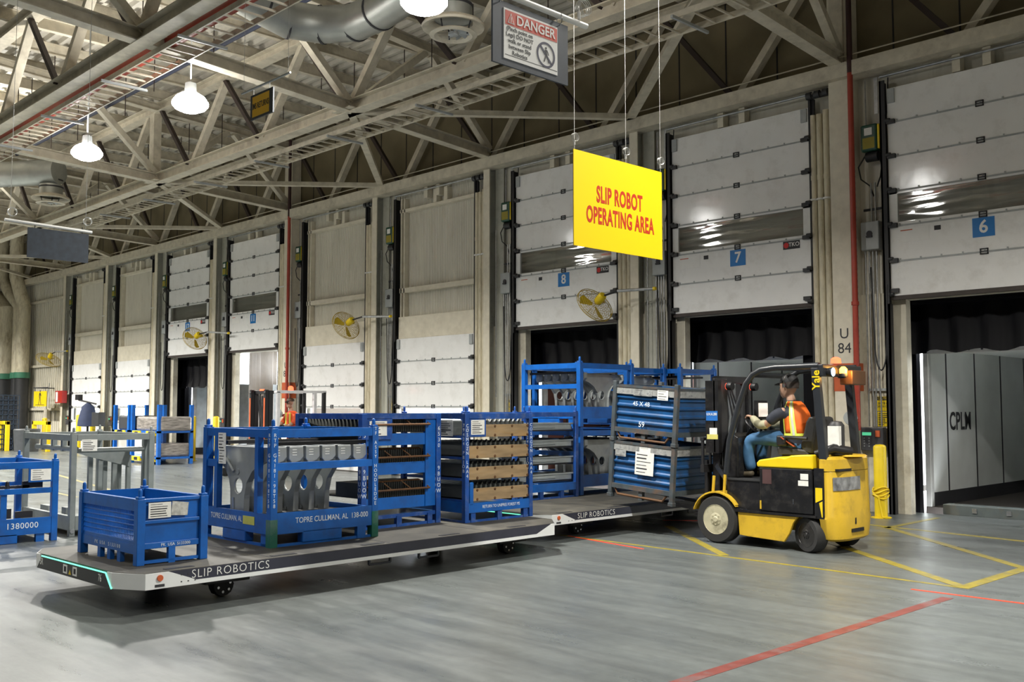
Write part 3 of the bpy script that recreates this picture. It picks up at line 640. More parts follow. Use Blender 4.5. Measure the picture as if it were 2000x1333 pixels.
t = thing('fire_box', 'red fire equipment box on the leftmost column', 'box', (-41.9, 14.9, 1.85)); B().box(0, 0, 0, 0.75, 0.2, 0.5).build('box_case', mat('fire_red', (0.35, 0.02, 0.02), 0.4), t, bevel=0.01); B().box(0.1, -0.01, 0.05, 0.3, 0, 0.45).build('box_door', WHITE, t)
t = thing('switch_post', 'small beige outlet box on the far left siding', 'switch box', (-44.0, 15.2, 1.1)); B().box(0, 0, 0, 0.35, 0.15, 0.5).build('enclosure', CREAM, t, bevel=0.01); B().tube([(0.17, 0.05, 0.5), (0.17, 0.05, 1.0), (0.3, 0.1, 1.6)], 0.02, 6).build('conduit', GREYBOX, t)
BLK2 = mat('dark_bin_plastic', (0.05, 0.055, 0.06), 0.5)
t = thing('waste_bin', 'dark waste bin standing before the yellow guard frame', 'bin', (-40.2, 13.3, 0)); B().lathe([(0.42, 0), (0.46, 0.75), (0.47, 0.82), (0.44, 0.86), (0, 0.88)], n=20).build('bin_body', BLK2, t)
def guard_frame(loc, w, h, label):
    t = thing('guard_frame', label, 'guard frame', loc)
    for x in (0, w): B().box(x - 0.07, -0.07, 0, x + 0.07, 0.07, h).build('upright', YEL, t, bevel=0.01)
    B().box(-0.07, -0.07, h - 0.14, w + 0.07, 0.07, h).build('top_rail', YEL, t, bevel=0.01)
    return t
guard_frame((-40.9, 13.8, 0), 1.5, 1.15, 'yellow guard frame around the dark waste bin')
guard_frame((-41.9, 12.9, 0), 0.75, 1.15, 'narrow yellow guard frame at the far left')
t = thing('ceiling_duct_drop', 'thick cream twin ducts bending down the far left wall', 'duct', (-45.9, 14.9, 0), kind='structure')
for x, bx, r in ((0.0, -0.9, 0.28), (-0.62, -3.0, 0.24), (-2.4, -4.2, 0.42)):
    q = B(); q.tube([(x, 0, 3.1), (x, 0, 6.1), (x + bx * 0.35, -0.1, 6.8), (x + bx * 0.55, -0.2, 7.4), (x + bx * 0.6, -0.2, 9.5)], r, 18); q.build('duct_pipe', CREAMP, t)
    q = B(); q.tube([(x, 0, 0), (x, 0, 3.1)], r, 18); q.build('duct_base', DGREY, t)
    q = B(); q.tube([(x, 0, 2.95), (x, 0, 3.2)], r + 0.05, 18); q.build('duct_collar', mat('collar_green', (0.05, 0.2, 0.12), 0.5), t)
t = thing('notice_board', 'yellow notice at the far left edge beside the thick duct', 'sign', (-48.6, 14.3, 4.5)); B().box(-0.8, 0, 0, 0.5, 0.03, 1.7).build('board', YEL, t); text('DO\nNOT\nPARK\nHERE', 0.34, INK, t, (-0.15, -0.002, 0.85), RY, bold=0.02)
t['label'] = 'yellow notice with dark lettering at the far left edge beside the thick duct'
t = thing('scanner_stand', 'dark jacket draped on a stand with a dark camera arm before the closed far doors', 'stand', (-36.9, 14.3, 0))
q = B(); q.tube([(0, 0, 0), (0, 0, 1.85)], 0.04, 8); q.lathe([(0.25, 0), (0.25, 0.03)], n=16); q.build('pole', BLACK, t)
q = B(); q.tube([(-0.9, 0, 1.95), (0.7, 0, 1.8)], 0.03, 8); q.box(-1.05, -0.08, 1.95, -0.75, 0.08, 2.15); q.build('camera_arm', BLACK, t)
q = B(); q.lathe([(0.05, 1.85), (0.22, 1.7), (0.34, 1.2), (0.36, 1.0), (0.2, 0.98)], n=14); q.build('jacket', mat('navy_cloth', (0.02, 0.03, 0.07), 0.8, bump=0.5), t)
B().box(-0.25, -0.2, 0.5, 0.2, 0.1, 0.75).build('holder_box', BLACK, t)
B().box(0.6, -0.1, 1.0, 1.2, 0.15, 1.5).build('control_box', DGREY, t)
# ================================================================ lamps, ducts, trays, hanging signs
LENS = mat('lamp_lens', (0.9, 0.9, 0.9), 0.3, em=(1, 0.98, 0.94), em_s=40)
for x, y, z, lb in ((-9.65, 7.82, 6.8, 'round highbay lamp beside the large ceiling diffuser'), (-15.74, 7.67, 6.8, 'round highbay lamp left of the orange returns sign'), (-20.31, 7.7, 6.8, 'round highbay lamp nearest the left edge of the picture')):
    t = thing('highbay_lamp', lb, 'lamp', (x, y, z), group='round highbay lamps')
    B().lathe([(0.05, 0.4), (0.09, 0.38), (0.1, 0.26), (0.13, 0.19)], n=28).build('housing', GREYBOX, t)
    B().lathe([(0.0, -0.12), (0.14, -0.11), (0.25, -0.06), (0.30, 0.0), (0.30, 0.05), (0.24, 0.14), (0.15, 0.2)], n=28).build('lens', LENS, t)
    q = B(); q.tube([(0, 0, 0.4), (0, 0, 2.9)], 0.012, 6); q.build('hanging_rod', GREYBOX, t)
    l = lamp_light(0, 0, -0.16, LAMP_W * 1.15); l.parent = t
# ---- cable ladders
def ladder(y0, y1, z, x0, x1, label):
    t = thing('cable_ladder', label, 'cable tray', (0, 0, z))
    for y in (y0, y1): B().box(x0, y - 0.012, 0, x1, y + 0.012, 0.09).build('side_rail', STEELC, t)
    q = B(); x = x0
    while x < x1: q.box(x - 0.016, y0, 0.01, x + 0.016, y1, 0.035); x += 0.3
    q.build('rungs', STEELC, t, kind='stuff')
    q = B(); x = x0 + 0.4
    while x < x1: q.box(x - 0.02, y0 - 0.15, -0.045, x + 0.02, y1 + 0.15, -0.005); x += 2.83
    q.build('trapeze_bars', GREYBOX, t, kind='stuff')
    return t
ladder(11.15, 11.72, 7.12, -34, -4, 'ladder cable tray slung under the truss nearer the dock wall')
t = ladder(6.65, 7.15, 7.2, -34, -4, 'ladder cable tray carrying a red pipe under the farther truss')
p = tag(B().tube([(-40, 6.9, 7.48), (2, 6.9, 7.48)], 0.11, 14).build('sprinkler_main', REDP), 'red sprinkler main running above the cable tray', 'pipe')
# ---- ducts
DUCT = mat('galvanised_duct', (0.40, 0.41, 0.38), 0.42, metal=0.6, var=0.12, scale=3)
t = thing('round_duct', 'large curved galvanised duct below the roof at the top of the picture', 'duct', (0, 0, 0))
pts = [(-13.9, 6.4, 8.4), (-14.1, 7.2, 8.4), (-14.45, 8.2, 8.35), (-14.6, 8.85, 8.3), (-14.4, 9.4, 8.3), (-13.9, 9.75, 8.3), (-13.2, 9.75, 8.3), (-12.2, 9.6, 8.3), (-11.0, 9.5, 8.3)]
B().tube(pts, 0.32, 24).build('duct_shell', DUCT, t)
q = B()
for i in (2, 3, 4, 5, 6): q.tube([Vector(pts[i]) - (Vector(pts[i + 1]) - Vector(pts[i])).normalized() * 0.02, Vector(pts[i]) + (Vector(pts[i + 1]) - Vector(pts[i])).normalized() * 0.02], 0.335, 24)
q.build('duct_seam', INK, t)
def diffuser(x, y, z, r, label, top=8.2):
    t = thing('ceiling_diffuser', label, 'diffuser', (x, y, z))
    q = B(); q.lathe([(r * 0.55, 0.25), (r * 0.6, 0.12), (r * 0.95, 0.04), (r, 0.0), (r * 0.97, -0.03), (r * 0.8, -0.01), (r * 0.62, 0.05)], n=30, cap=False); q.build('flared_ring', STEELC, t)
    q = B(); q.lathe([(r * 0.72, -0.12), (r * 0.75, -0.14), (r * 0.6, -0.16), (r * 0.5, -0.12)], n=30, cap=False); q.build('inner_ring', STEELC, t)
    q = B(); q.lathe([(0.0, -0.06), (0.08, -0.1), (0.08, -0.14), (0, -0.16)], n=16); q.build('hub', GREYBOX, t)
    q = B()
    for j in range(10):
        b = 2 * PI * j / 10; c, s = math.cos(b), math.sin(b); w = 0.09
        q.add([(0.06 * c, 0.06 * s, -0.1), (r * 0.5 * c - w * s, r * 0.5 * s + w * c, -0.13), (r * 0.5 * c + w * s * 0.3, r * 0.5 * s - w * c * 0.3, -0.07)], [(0, 1, 2)])
    q.build('vanes', GREYBOX, t)
    q = B(); q.lathe([(r * 0.6, 0.1), (r * 0.6, top - z)], n=28); q.build('duct_neck', DUCT, t)
    q = B(); q.lathe([(r * 0.625, 0.3), (r * 0.625, 0.34)], n=28); q.lathe([(r * 0.625, 0.5), (r * 0.625, 0.54)], n=28); q.build('neck_band', INK, t)
    q = B()
    for b in (0.6, 2.7, 4.8): q.tube([(r * 0.45 * math.cos(b), r * 0.45 * math.sin(b), -0.13), (r * 0.58 * math.cos(b), r * 0.58 * math.sin(b), 0.12)], 0.012, 5)
    q.build('support_strut', INK, t)
    return t
diffuser(-11.55, 9.95, 7.62, 0.5, 'round air diffuser with vanes beside the DANGER sign', 7.98)
diffuser(-29.2, 10.1, 7.6, 0.52, 'round air diffuser on a dark neck at the far left', 7.99)
t = thing('round_duct', 'straight galvanised duct feeding the far left diffuser', 'duct', (0, 0, 0)); B().tube([(-34, 7.4, 8.35), (-30.4, 9.2, 8.35), (-28.9, 10.2, 8.35)], 0.36, 20).build('duct_shell', DUCT, t)
# ---- dark services line and hanger rods
tag(B().tube([(-30, 9.4, 8.9), (-10, 9.4, 8.9)], 0.05, 8).build('service_pipe', mat('dark_blue_pipe', (0.02, 0.025, 0.05), 0.5)), 'dark pipe line running under the purlins along the hall', 'pipe')
rod = None; rr = random.Random(3)
for i in range(60):
    x = PURX[13 + i % 20]; y = (7.6, 9.0, 12.6)[i // 20] + rr.uniform(-0.4, 0.4)
    if rod is None: rod = B().tube([(0, 0, 0), (0, 0, -0.8)], 0.011, 5).build('hanger_rod', BROWN); o = rod
    else: o = rod.copy(); COL.objects.link(o)
    o.location = (x, y, 9.37); o.scale = (1, 1, rr.uniform(0.5, 1.3)); tag(o, 'thin dark hanger rod hanging from the purlins', 'rod', 'hanger rods under the deck')
# ---- hanging signs
SIGNY = mat('sign_yellow', (0.62, 0.44, 0.0), 0.45, var=0.0); SIGNR = mat('sign_red', (0.36, 0.022, 0.004), 0.5, var=0.0)
SLATE = mat('slate_board', (0.02, 0.03, 0.045), 0.5, var=0.25, scale=14)
WIRE = mat('steel_wire', (0.55, 0.55, 0.53), 0.4, metal=0.5)
def coil(q, c, r=0.035, n=3):
    for j in range(n):
        q.tube([(c[0] + 0.012 * j - 0.012, c[1] + r * math.cos(a), c[2] + r * math.sin(a)) for a in [i * 2 * PI / 14 for i in range(14)]], 0.0025, 4, closed=True)
t = thing('hanging_sign', 'bright yellow hanging sign with two lines of red capitals', 'sign', (-5.6, 6.17, 3.03))
b = B().box(-0.004, 0, 0, 0.004, 1.22, 0.825).build('sign_board', SIGNY, t)
text('SLIP ROBOT', 0.2, SIGNR, b, (0.005, 0.61, 0.475), RX, sx=0.56, bold=0.03, space=1.06); text('OPERATING AREA', 0.2, SIGNR, b, (0.005, 0.625, 0.285), RX, sx=0.54, bold=0.03, space=1.07)
for y in (0.015, 0.70, 1.205):
    q = B(); q.tube([(0, y, 0.81), (0, y, 6.62)], 0.0022, 5); coil(q, (0, y + 0.01, 0.93)); q.tube([(0, y, 0.86), (0, y, 0.9)], 0.008, 6); q.build('hanging_wire', WIRE, t)
t = thing('hanging_sign', 'slate board with a white and red DANGER notice hung from a pipe', 'sign', (-3.6, 3.36, 3.41))
b = B().box(-0.006, 0, 0, 0.006, 0.56, 0.33).build('backing_board', SLATE, t)
f = B().box(0.006, 0.075, 0.035, 0.008, 0.475, 0.30).build('notice', WHITE, b)
B().box(0.008, 0.085, 0.215, 0.009, 0.472, 0.29).build('red_header', mat('danger_red', (0.55, 0.05, 0.02), 0.5, var=0.02), f)
text('DANGER', 0.072, WHITE, f, (0.0095, 0.31, 0.252), RX, sx=1.0, bold=0.018)
text('(Pinch point on\nLegs) DO NOT\nwalk or stand\nbetween Slip\nRobotics', 0.031, INK, f, (0.0085, 0.19, 0.135), RX, sx=1.0, line=1.0, bold=0.004)
q = B(); q.plate([(0.1, 0.225), (0.15, 0.225), (0.125, 0.28)], 0.0095, 0.01, 'x'); q.build('warning_triangle', WHITE, f)
q = B(); q.plate([(0.106, 0.229), (0.144, 0.229), (0.125, 0.272)], 0.01, 0.0105, 'x'); q.build('triangle_field', mat('danger_red2', (0.55, 0.05, 0.02), 0.5), f)
q = B(); q.box(0.0105, 0.1225, 0.24, 0.011, 0.1275, 0.258); q.box(0.0105, 0.1225, 0.232, 0.011, 0.1275, 0.237); q.build('exclamation_mark', WHITE, f)
circ = lambda r: [(0.385 + r * math.cos(i * PI / 18), 0.125 + r * math.sin(i * PI / 18)) for i in range(36)]
q = B(); q.plate(circ(0.07), 0.0085, 0.0092, 'x', [circ(0.058)])
q.plate([(0.385 - 0.047, 0.125 + 0.037), (0.385 - 0.037, 0.125 + 0.047), (0.385 + 0.047, 0.125 - 0.037), (0.385 + 0.037, 0.125 - 0.047)], 0.0085, 0.0092, 'x'); q.build('prohibition_ring', mat('navy_ink', (0.01, 0.012, 0.05), 0.5), f)
q = B(); walker(q, 0.105, -0.0095, -0.0085, 0, 0); q.v = [(-v[1], 0.388 - v[0], 0.118 + v[2]) for v in q.v]; q.build('walking_pictogram', INK, f)
B().box(0.008, 0.085, 0.055, 0.0086, 0.472, 0.058).build('rule_line', INK, f)
q = B(); q.tube([(0, -0.35, 0.375), (0, 0.72, 0.375)], 0.016, 12); q.build('hanging_pipe', WHITE, t)
q = B()
for y in (0.05, 0.5): q.tube([(0.02 * math.cos(a), y, 0.355 + 0.035 * math.sin(a)) for a in [i * 2 * PI / 12 for i in range(12)]], 0.003, 5, closed=True)
q.build('ring_hook', CHROME, t)
q = B(); q.tube([(0, 0.66, 0.36), (0, 0.66, 6.25)], 0.0025, 5); coil(q, (0, 0.69, 0.47), 0.045, 4); q.tube([(0, 0.66, 0.4), (0, 0.66, 0.44)], 0.01, 6); q.tube([(0, -0.3, 0.38), (0, -0.3, 6.25)], 0.0025, 5); q.build('hanging_wire', WIRE, t)
t = thing('hanging_sign', 'blank dark slate board hung from a pipe at the left', 'sign', (-12.5, 4.07, 3.46))
b = B().box(-0.008, 0, 0, 0.008, 0.72, 0.36).build('backing_board', SLATE, t)
q = B(); q.tube([(0, -0.26, 0.42), (0, 0.76, 0.39)], 0.018, 10); q.build('hanging_pipe', WHITE, t)
q = B()
for y in (-0.2, 0.68): q.tube([(0, y, 0.42), (0, y, 6.2)], 0.003, 5); coil(q, (0, y + 0.02, 0.52), 0.05, 4)
q.build('hanging_wire', WIRE, t)
q = B()
for y in (0.08, 0.64): q.tube([(0.0, y, 0.34), (0.0, y, 0.44)], 0.006, 5)
q.build('hook', CHROME, t)
t = thing('hanging_sign', 'small orange RETURNS sign hung under the roof truss', 'sign', (-11.6, 6.5, 5.42))
b = B().box(0, -0.01, 0, 0.56, 0.01, 0.33).build('backing_board', SLATE, t); f = B().box(0.05, -0.012, 0.03, 0.47, -0.01, 0.3).build('orange_panel', mat('sign_orange', (0.85, 0.48, 0.01), 0.5, var=0.02), b)
text('IMS RETURNS', 0.11, INK, f, (0.26, -0.0135, 0.165), RY, sx=0.62, bold=0.012)
q = B(); q.tube([(-0.25, 0, 0.42), (0.95, 0, 0.42)], 0.014, 8); q.build('hanging_pipe', GREYBOX, t)
q = B(); q.tube([(0.06, 0, 0.32), (0.06, 0, 0.42)], 0.006, 5); q.tube([(0.46, 0, 0.32), (0.46, 0, 0.42)], 0.006, 5); q.tube([(-0.2, 0, 0.42), (-0.2, 0, 2.0)], 0.003, 4); q.tube([(0.9, 0, 0.42), (0.9, 0, 2.0)], 0.003, 4); q.build('hanging_wire', WIRE, t)
# ================================================================ transport robots
DECKM = mat('worn_deck', (0.045, 0.042, 0.033), 0.6, var=0.3, scale=3, bump=0.1, dirt=(0.12, 0.11, 0.085), dirt_amt=0.5)
SKIRT = mat('slate_skirt', (0.035, 0.037, 0.055), 0.25, var=0.1)
BLKGLOSS = mat('black_gloss_panel', (0.006, 0.006, 0.008), 0.2)
ROBW = mat('robot_white', (0.72, 0.74, 0.74), 0.3, var=0.03)
LED = mat('green_led', (0.2, 0.9, 0.6), 0.3, em=(0.2, 0.95, 0.6), em_s=1.3)
LEDR = mat('red_led', (0.9, 0.1, 0.05), 0.3, em=(1.0, 0.08, 0.03), em_s=4)
Z0, Z1 = 0.215, 0.345
def robot(loc, rz, L, label, num, led, w=2.08):
    """local x = -w..0 (near side at x=0), y from 0 (front end) to L"""
    t = thing('transport_robot', label, 'robot', loc, rz)
    c = 0.26; cy = 0.14
    outl = [(-w + c, 0), (-c, 0), (0, cy), (0, L - 0.3), (-0.3, L), (-w + 0.3, L), (-w, L - 0.3), (-w, cy)]
    q = B(); q.plate(outl, Z1 - 0.012, Z1, 'z'); dk_ = q.build('deck', DECKM, t)
    for i in range(1, 4): B().box(-w + 0.05, i * L / 4 - 0.006, Z1, -0.05, i * L / 4 + 0.006, Z1 + 0.0015).build('deck_seam', INK, t)
    for i in range(5): B().box(-0.12, 0.35 + i * 1.0, Z1, -0.06, 0.6 + i * 1.0, Z1 + 0.003).build('edge_plate', BLACK, t)
    inn = [(x * 0.985 - 0.01, min(max(y, 0.02), L - 0.02)) for x, y in outl]
    q = B(); q.plate(inn, Z0, Z1 - 0.012, 'z'); q.build('chassis', BLACK, t)
    # near side skirt (slanted ends), bottom white rail
    for s, nm in ((0, 'near'), (1, 'far')):
        x0, x1 = (0.0, 0.012) if s == 0 else (-w - 0.012, -w)
        q = B(); q.plate([(cy + 0.2, Z1 - 0.004), (L - 0.36, Z1 - 0.004), (L - 0.6, Z0 + 0.035), (cy + 0.44, Z0 + 0.035)], x0, x1, 'x'); q.build('side_skirt', SKIRT, t)
        q = B(); q.plate([(cy, Z0), (L - 0.3, Z0), (L - 0.3, Z1 - 0.004), (L - 0.36, Z1 - 0.004), (L - 0.6, Z0 + 0.035), (cy + 0.44, Z0 + 0.035), (cy + 0.2, Z1 - 0.004), (cy, Z1 - 0.004)], x0, x1, 'x'); q.build('side_rail', ROBW, t)
    for xa, xb in ((-c, 0.012), (-w + c, -w - 0.012)):
        sg = 1 if xb > xa else -1
        B().plate([(xa - sg * 0.09, -0.012), (xa, -0.012), (xb, cy), (xb - sg * 0.012, cy), (xa, 0.0), (xa - sg * 0.09, 0.0)], Z0, Z1 - 0.004, 'z').build('corner_panel', ROBW, t)
        B().plate([(xb, L - 0.3), (xb - sg * 0.312, L + 0.005), (xb - sg * 0.33, L + 0.002), (xb - sg * 0.012, L - 0.3)], Z0, Z1 - 0.004, 'z').build('corner_panel', SKIRT, t)
    q = B(); q.plate([(-w + c + 0.02, Z0), (-c + 0.0, Z0), (-c - 0.1, Z1 - 0.02), (-w + c + 0.13, Z1 - 0.02)], -0.014, -0.012, 'y'); fp = q.build('front_panel', BLKGLOSS, t)
    q = B(); q.box(-w + c + 0.13, -0.02, Z1 - 0.019, -c - 0.1, -0.012, Z1 - 0.009); q.bar((-c - 0.1, -0.016, Z1 - 0.016), (-c + 0.01, -0.016, Z0 + 0.002), 0.01, 0.008); q.build('light_strip', led, t)
    text('SR', 0.085, WHITE, fp, (-w + c + 0.13, -0.0155, Z0 + 0.065), RY, sx=0.8); text(num, 0.085, WHITE, fp, (-c - 0.21, -0.0155, Z0 + 0.06), RY, sx=0.75)
    for i, x in enumerate((-w / 2 - 0.17, -w / 2 + 0.03)):
        B().box(x, -0.0155, Z0 + 0.02, x + 0.085, -0.014, Z0 + 0.095).build('marker_frame', WHITE, fp); B().box(x + 0.02, -0.0165, Z0 + 0.035, x + 0.065, -0.0155, Z0 + 0.08).build('marker_field', INK, fp)
    q = B(); q.plate([(-w / 2 - 0.055, Z0 + 0.02), (-w / 2 - 0.005, Z0 + 0.02), (-w / 2 - 0.03, Z0 + 0.06)], -0.016, -0.014, 'y'); q.build('warning_triangle', YEL, fp)
    q = B(); q.lathe([(0.025, 0), (0.025, 0.012)], (0.012, cy + 0.12, Z0 + 0.085), 'x', 16); q.build('reflector', ORANGE, t)
    q = B(); q.box(0.012, cy + 0.08, Z0 + 0.015, 0.016, cy + 0.16, Z0 + 0.035); q.build('socket', INK, t)
    q = B()
    for yy in (0.3, 0.36, 0.42):
        for zz in (0.03, 0.085): q.box(0.012, cy + yy, Z0 + zz, 0.0145, cy + yy + 0.012, Z0 + zz + 0.008)
    q.build('rail_bolts', INK, t, kind='stuff')
    b_ = text('SLIP ROBOTICS', 0.098, WHITE, t, (0.0135, cy + 0.76 + (0.08 if num == '75' else 0), Z0 + 0.081), RX, sx=0.98, space=1.14, bold=-0.012, name='lettering')
    # leg and wheel units
    for yy in (1.05, L - 0.65):
        for xx in (-0.42, -w + 0.42):
            q = B(); q.box(xx - 0.12, yy - 0.22, 0.13, xx + 0.12, yy + 0.22, Z0); q.build('leg_unit', BLACK, t, bevel=0.01)
            q = B(); q.lathe([(0.04, -0.05), (0.095, -0.05), (0.1, -0.03), (0.1, 0.03), (0.095, 0.05), (0.04, 0.05)], (xx, yy, 0.1), 'x', 20)
            for j in range(8):
                a = 2 * PI * j / 8; q.lathe([(0.016, -0.045), (0.022, 0), (0.016, 0.045)], (xx, yy + 0.085 * math.cos(a), 0.1 + 0.085 * math.sin(a)), 'x', 8)
            wl = q.build('roller_wheel', RUBBER, t)
            q = B()
            for j in range(6):
                a = 2 * PI * j / 6 + 0.3; q.lathe([(0.012, 0.05), (0.012, 0.06)], (xx, yy + 0.06 * math.cos(a), 0.1 + 0.06 * math.sin(a)), 'x', 8)
            q.build('wheel_bolt', CHROME, wl)
    for yy in (L * 0.5, L * 0.62):
        q = B(); q.bar((-0.2, yy - 0.13, 0.13), (-0.2, yy + 0.13, 0.13), 0.02, 0.02); q.bar((-0.2, yy - 0.13, 0.13), (-0.2, yy - 0.13, Z0), 0.02, 0.02); q.bar((-0.2, yy + 0.13, 0.13), (-0.2, yy + 0.13, Z0), 0.02, 0.02)
        q.build('under_bracket', SKIRT, t)
    return t
robot((-7.76, 3.35, 0), 0.028, 5.3, 'nearer flat transport robot numbered 76 with a green light strip, carrying the blue racks', '76', LED)
robot((-8.52, 8.82, 0), 0.006, 5.5, 'farther flat transport robot beside the forklift, carrying the tall racks', '75', LED)
DZ = Z1

# ================================================================ racks
def post(name, x, y, z0, z1, w, m, par, pin=True):
    q = B(); q.box(x - w / 2, y - w / 2, z0, x + w / 2, y + w / 2, z1)
    if pin: q.box(x - w * 0.42, y - w * 0.42, z1, x + w * 0.42, y + w * 0.42, z1 + 0.02); q.lathe([(w * 0.22, 0), (w * 0.25, 0.02), (w * 0.22, 0.055), (w * 0.1, 0.065), (0, 0.066)], (x, y, z1 + 0.02), 'z', 12)
    return q.build(name, m, par, bevel=0.004)
# ---- small mesh basket at the robot's front
t = thing('mesh_basket', 'low blue steel basket with wire mesh sides at the front of the nearer robot', 'basket', (-9.37, 3.57, DZ), 0.02)
LX, LY, H = 1.21, 0.64, 0.55
for x in (0.035, LX - 0.035):
    for y in (0.035, LY - 0.035): post('post', x, y, 0, H, 0.07, BLUE, t)
B().box(0.07, 0.02, 0.16, LX - 0.07, 0.05, 0.20).build('floor_rail', BLUE, t); B().box(0.07, LY - 0.05, 0.12, LX - 0.07, LY - 0.02, 0.20).build('floor_rail', BLUE, t)
B().box(0.04, 0.04, 0.17, LX - 0.04, LY - 0.04, 0.185).build('basket_floor', BLUEDK, t)  # floor coloured darker for the shade inside the basket
q = B(); q.box(LX - 0.045, 0.07, 0.16, LX - 0.035, LY - 0.07, H); q.box(LX - 0.05, 0.07, 0.34, LX - 0.015, LY - 0.07, 0.37); q.box(LX - 0.05, 0.07, H - 0.03, LX - 0.02, LY - 0.07, H); q.box(LX - 0.045, 0.07, 0.13, LX - 0.02, LY - 0.07, 0.18)
sp_ = q.build('side_panel', BLUE, t, bevel=0.004)
q = B(); q.box(0.035, 0.07, 0.16, 0.045, LY - 0.07, H); q.build('side_panel', BLUE, t)
def meshwall(y):
    q = B(); q.box(0.07, y - 0.02, H - 0.1, LX - 0.07, y + 0.02, H); q.build('top_rail', BLUE, t)
    q = B()
    for i in range(7): z = 0.20 + i * 0.042; q.tube([(0.07, y, z), (LX - 0.07, y, z)], 0.006, 6)
    for i in range(36): x = 0.09 + i * 0.03; q.tube([(x, y, 0.17), (x, y, H - 0.1)], 0.0045, 5)
    q.build('wire_mesh', BLUE, t)
meshwall(0.03); meshwall(LY - 0.03)
f = B().box(0.07, 0.015, 0.09, LX - 0.07, 0.05, 0.17).build('base_rail', BLUE, t)
text('PK USA  5133100', 0.045, WINK, f, (0.6, 0.0135, 0.13), RY, space=1.6)
text('PK  USA  5133300', 0.035, WINK, sp_, (LX - 0.018, LY * 0.55, 0.155), RX)
for x in (0.42, 0.62, 0.82): B().box(x - 0.03, 0.02, 0, x + 0.03, 0.06, 0.1).build('foot', BLUE, t)
B().box(LX - 0.06, LY / 2 - 0.03, 0, LX - 0.02, LY / 2 + 0.03, 0.14).build('foot', BLUE, t); B().box(LX - 0.05, 0.07, 0.01, LX - 0.02, LY - 0.07, 0.035).build('base_rail', BLUE, t)
paper(t, (LX - 0.015, 0.2, 0.45), 0.2, 0.13, 'x', rows=6); B().add([(LX - 0.012, 0.30, 0.40), (LX - 0.012, 0.45, 0.39), (LX - 0.012, 0.46, 0.5), (LX - 0.012, 0.31, 0.52)], [(0, 1, 2, 3)]).build('torn_sheet', mat('torn_paper', (0.5, 0.5, 0.47), 0.5, var=0.3, scale=25), t)

# ---- fender racks
FSTEEL = SGREY
def fender_mesh():
    o = [(-0.63, 0.83), (-0.58, 0.90), (-0.47, 0.93), (-0.1, 0.93), (0.3, 0.93), (0.50, 0.935), (0.50, 0.80), (0.40, 0.79), (0.30, 0.76), (0.17, 0.69), (0.07, 0.58), (0.03, 0.45), (0.02, 0.23), (-0.24, 0.23), (-0.25, 0.50), (-0.28, 0.60), (-0.36, 0.70), (-0.48, 0.77)]
    hole = [(-0.09 + 0.085 * math.cos(i * PI / 10), 0.54 + 0.085 * math.sin(i * PI / 10)) for i in range(20)]
    q = B(); q.plate(o, -0.006, 0.006, 'y', [hole])
    # rolled flanges along the outline give the stamping depth
    for a, c in zip(o, o[1:] + o[:1]):
        if a[1] < 0.24 and c[1] < 0.24: continue
        q.add([(a[0], 0, a[1]), (c[0], 0, c[1]), (c[0], 0.055, c[1] + 0.004), (a[0], 0.055, a[1] + 0.004)], [(0, 1, 2, 3)], True)
    q.tube([(p[0], 0.004, p[1]) for p in hole], 0.012, 6, closed=True)
    q.lathe([(0.03, -0.012), (0.03, 0)], (-0.1, 0, 0.68), 'y', 12); q.lathe([(0.02, -0.012), (0.02, 0)], (-0.12, 0, 0.28), 'y', 10)
    q.tube([(-0.52, -0.01, 0.86), (-0.3, -0.012, 0.79), (-0.17, -0.01, 0.68)], 0.02, 6); q.tube([(-0.17, -0.006, 0.27), (-0.18, -0.008, 0.42)], 0.018, 6)
    return q
_f = None
def fender(parent_loc, rz, label, group, s=1.0, m=None):
    global _f
    if _f is None:
        _f = thing('car_fender', label, 'car fender', parent_loc, rz, group)
        fender_mesh().build('panel_sheet', FSTEEL, _f)
        q = B(); q.plate([(-0.005, 0.94), (0.155, 0.94), (0.16, 0.84), (0.12, 0.80), (0.03, 0.775), (-0.005, 0.82)], 0.46, 0.54, 'x'); 
        nb = q.build('end_box', FSTEEL, _f, bevel=0.008)
        q = B()
        for z in (0.905, 0.88, 0.855): q.box(0.54, 0.03, z, 0.543, 0.08, z + 0.006)
        q.build('slot', PAPER, nb)
        o = _f
    else:
        o = dup(_f, parent_loc, rz, label, group)
    o.scale = (s, s, s); return o
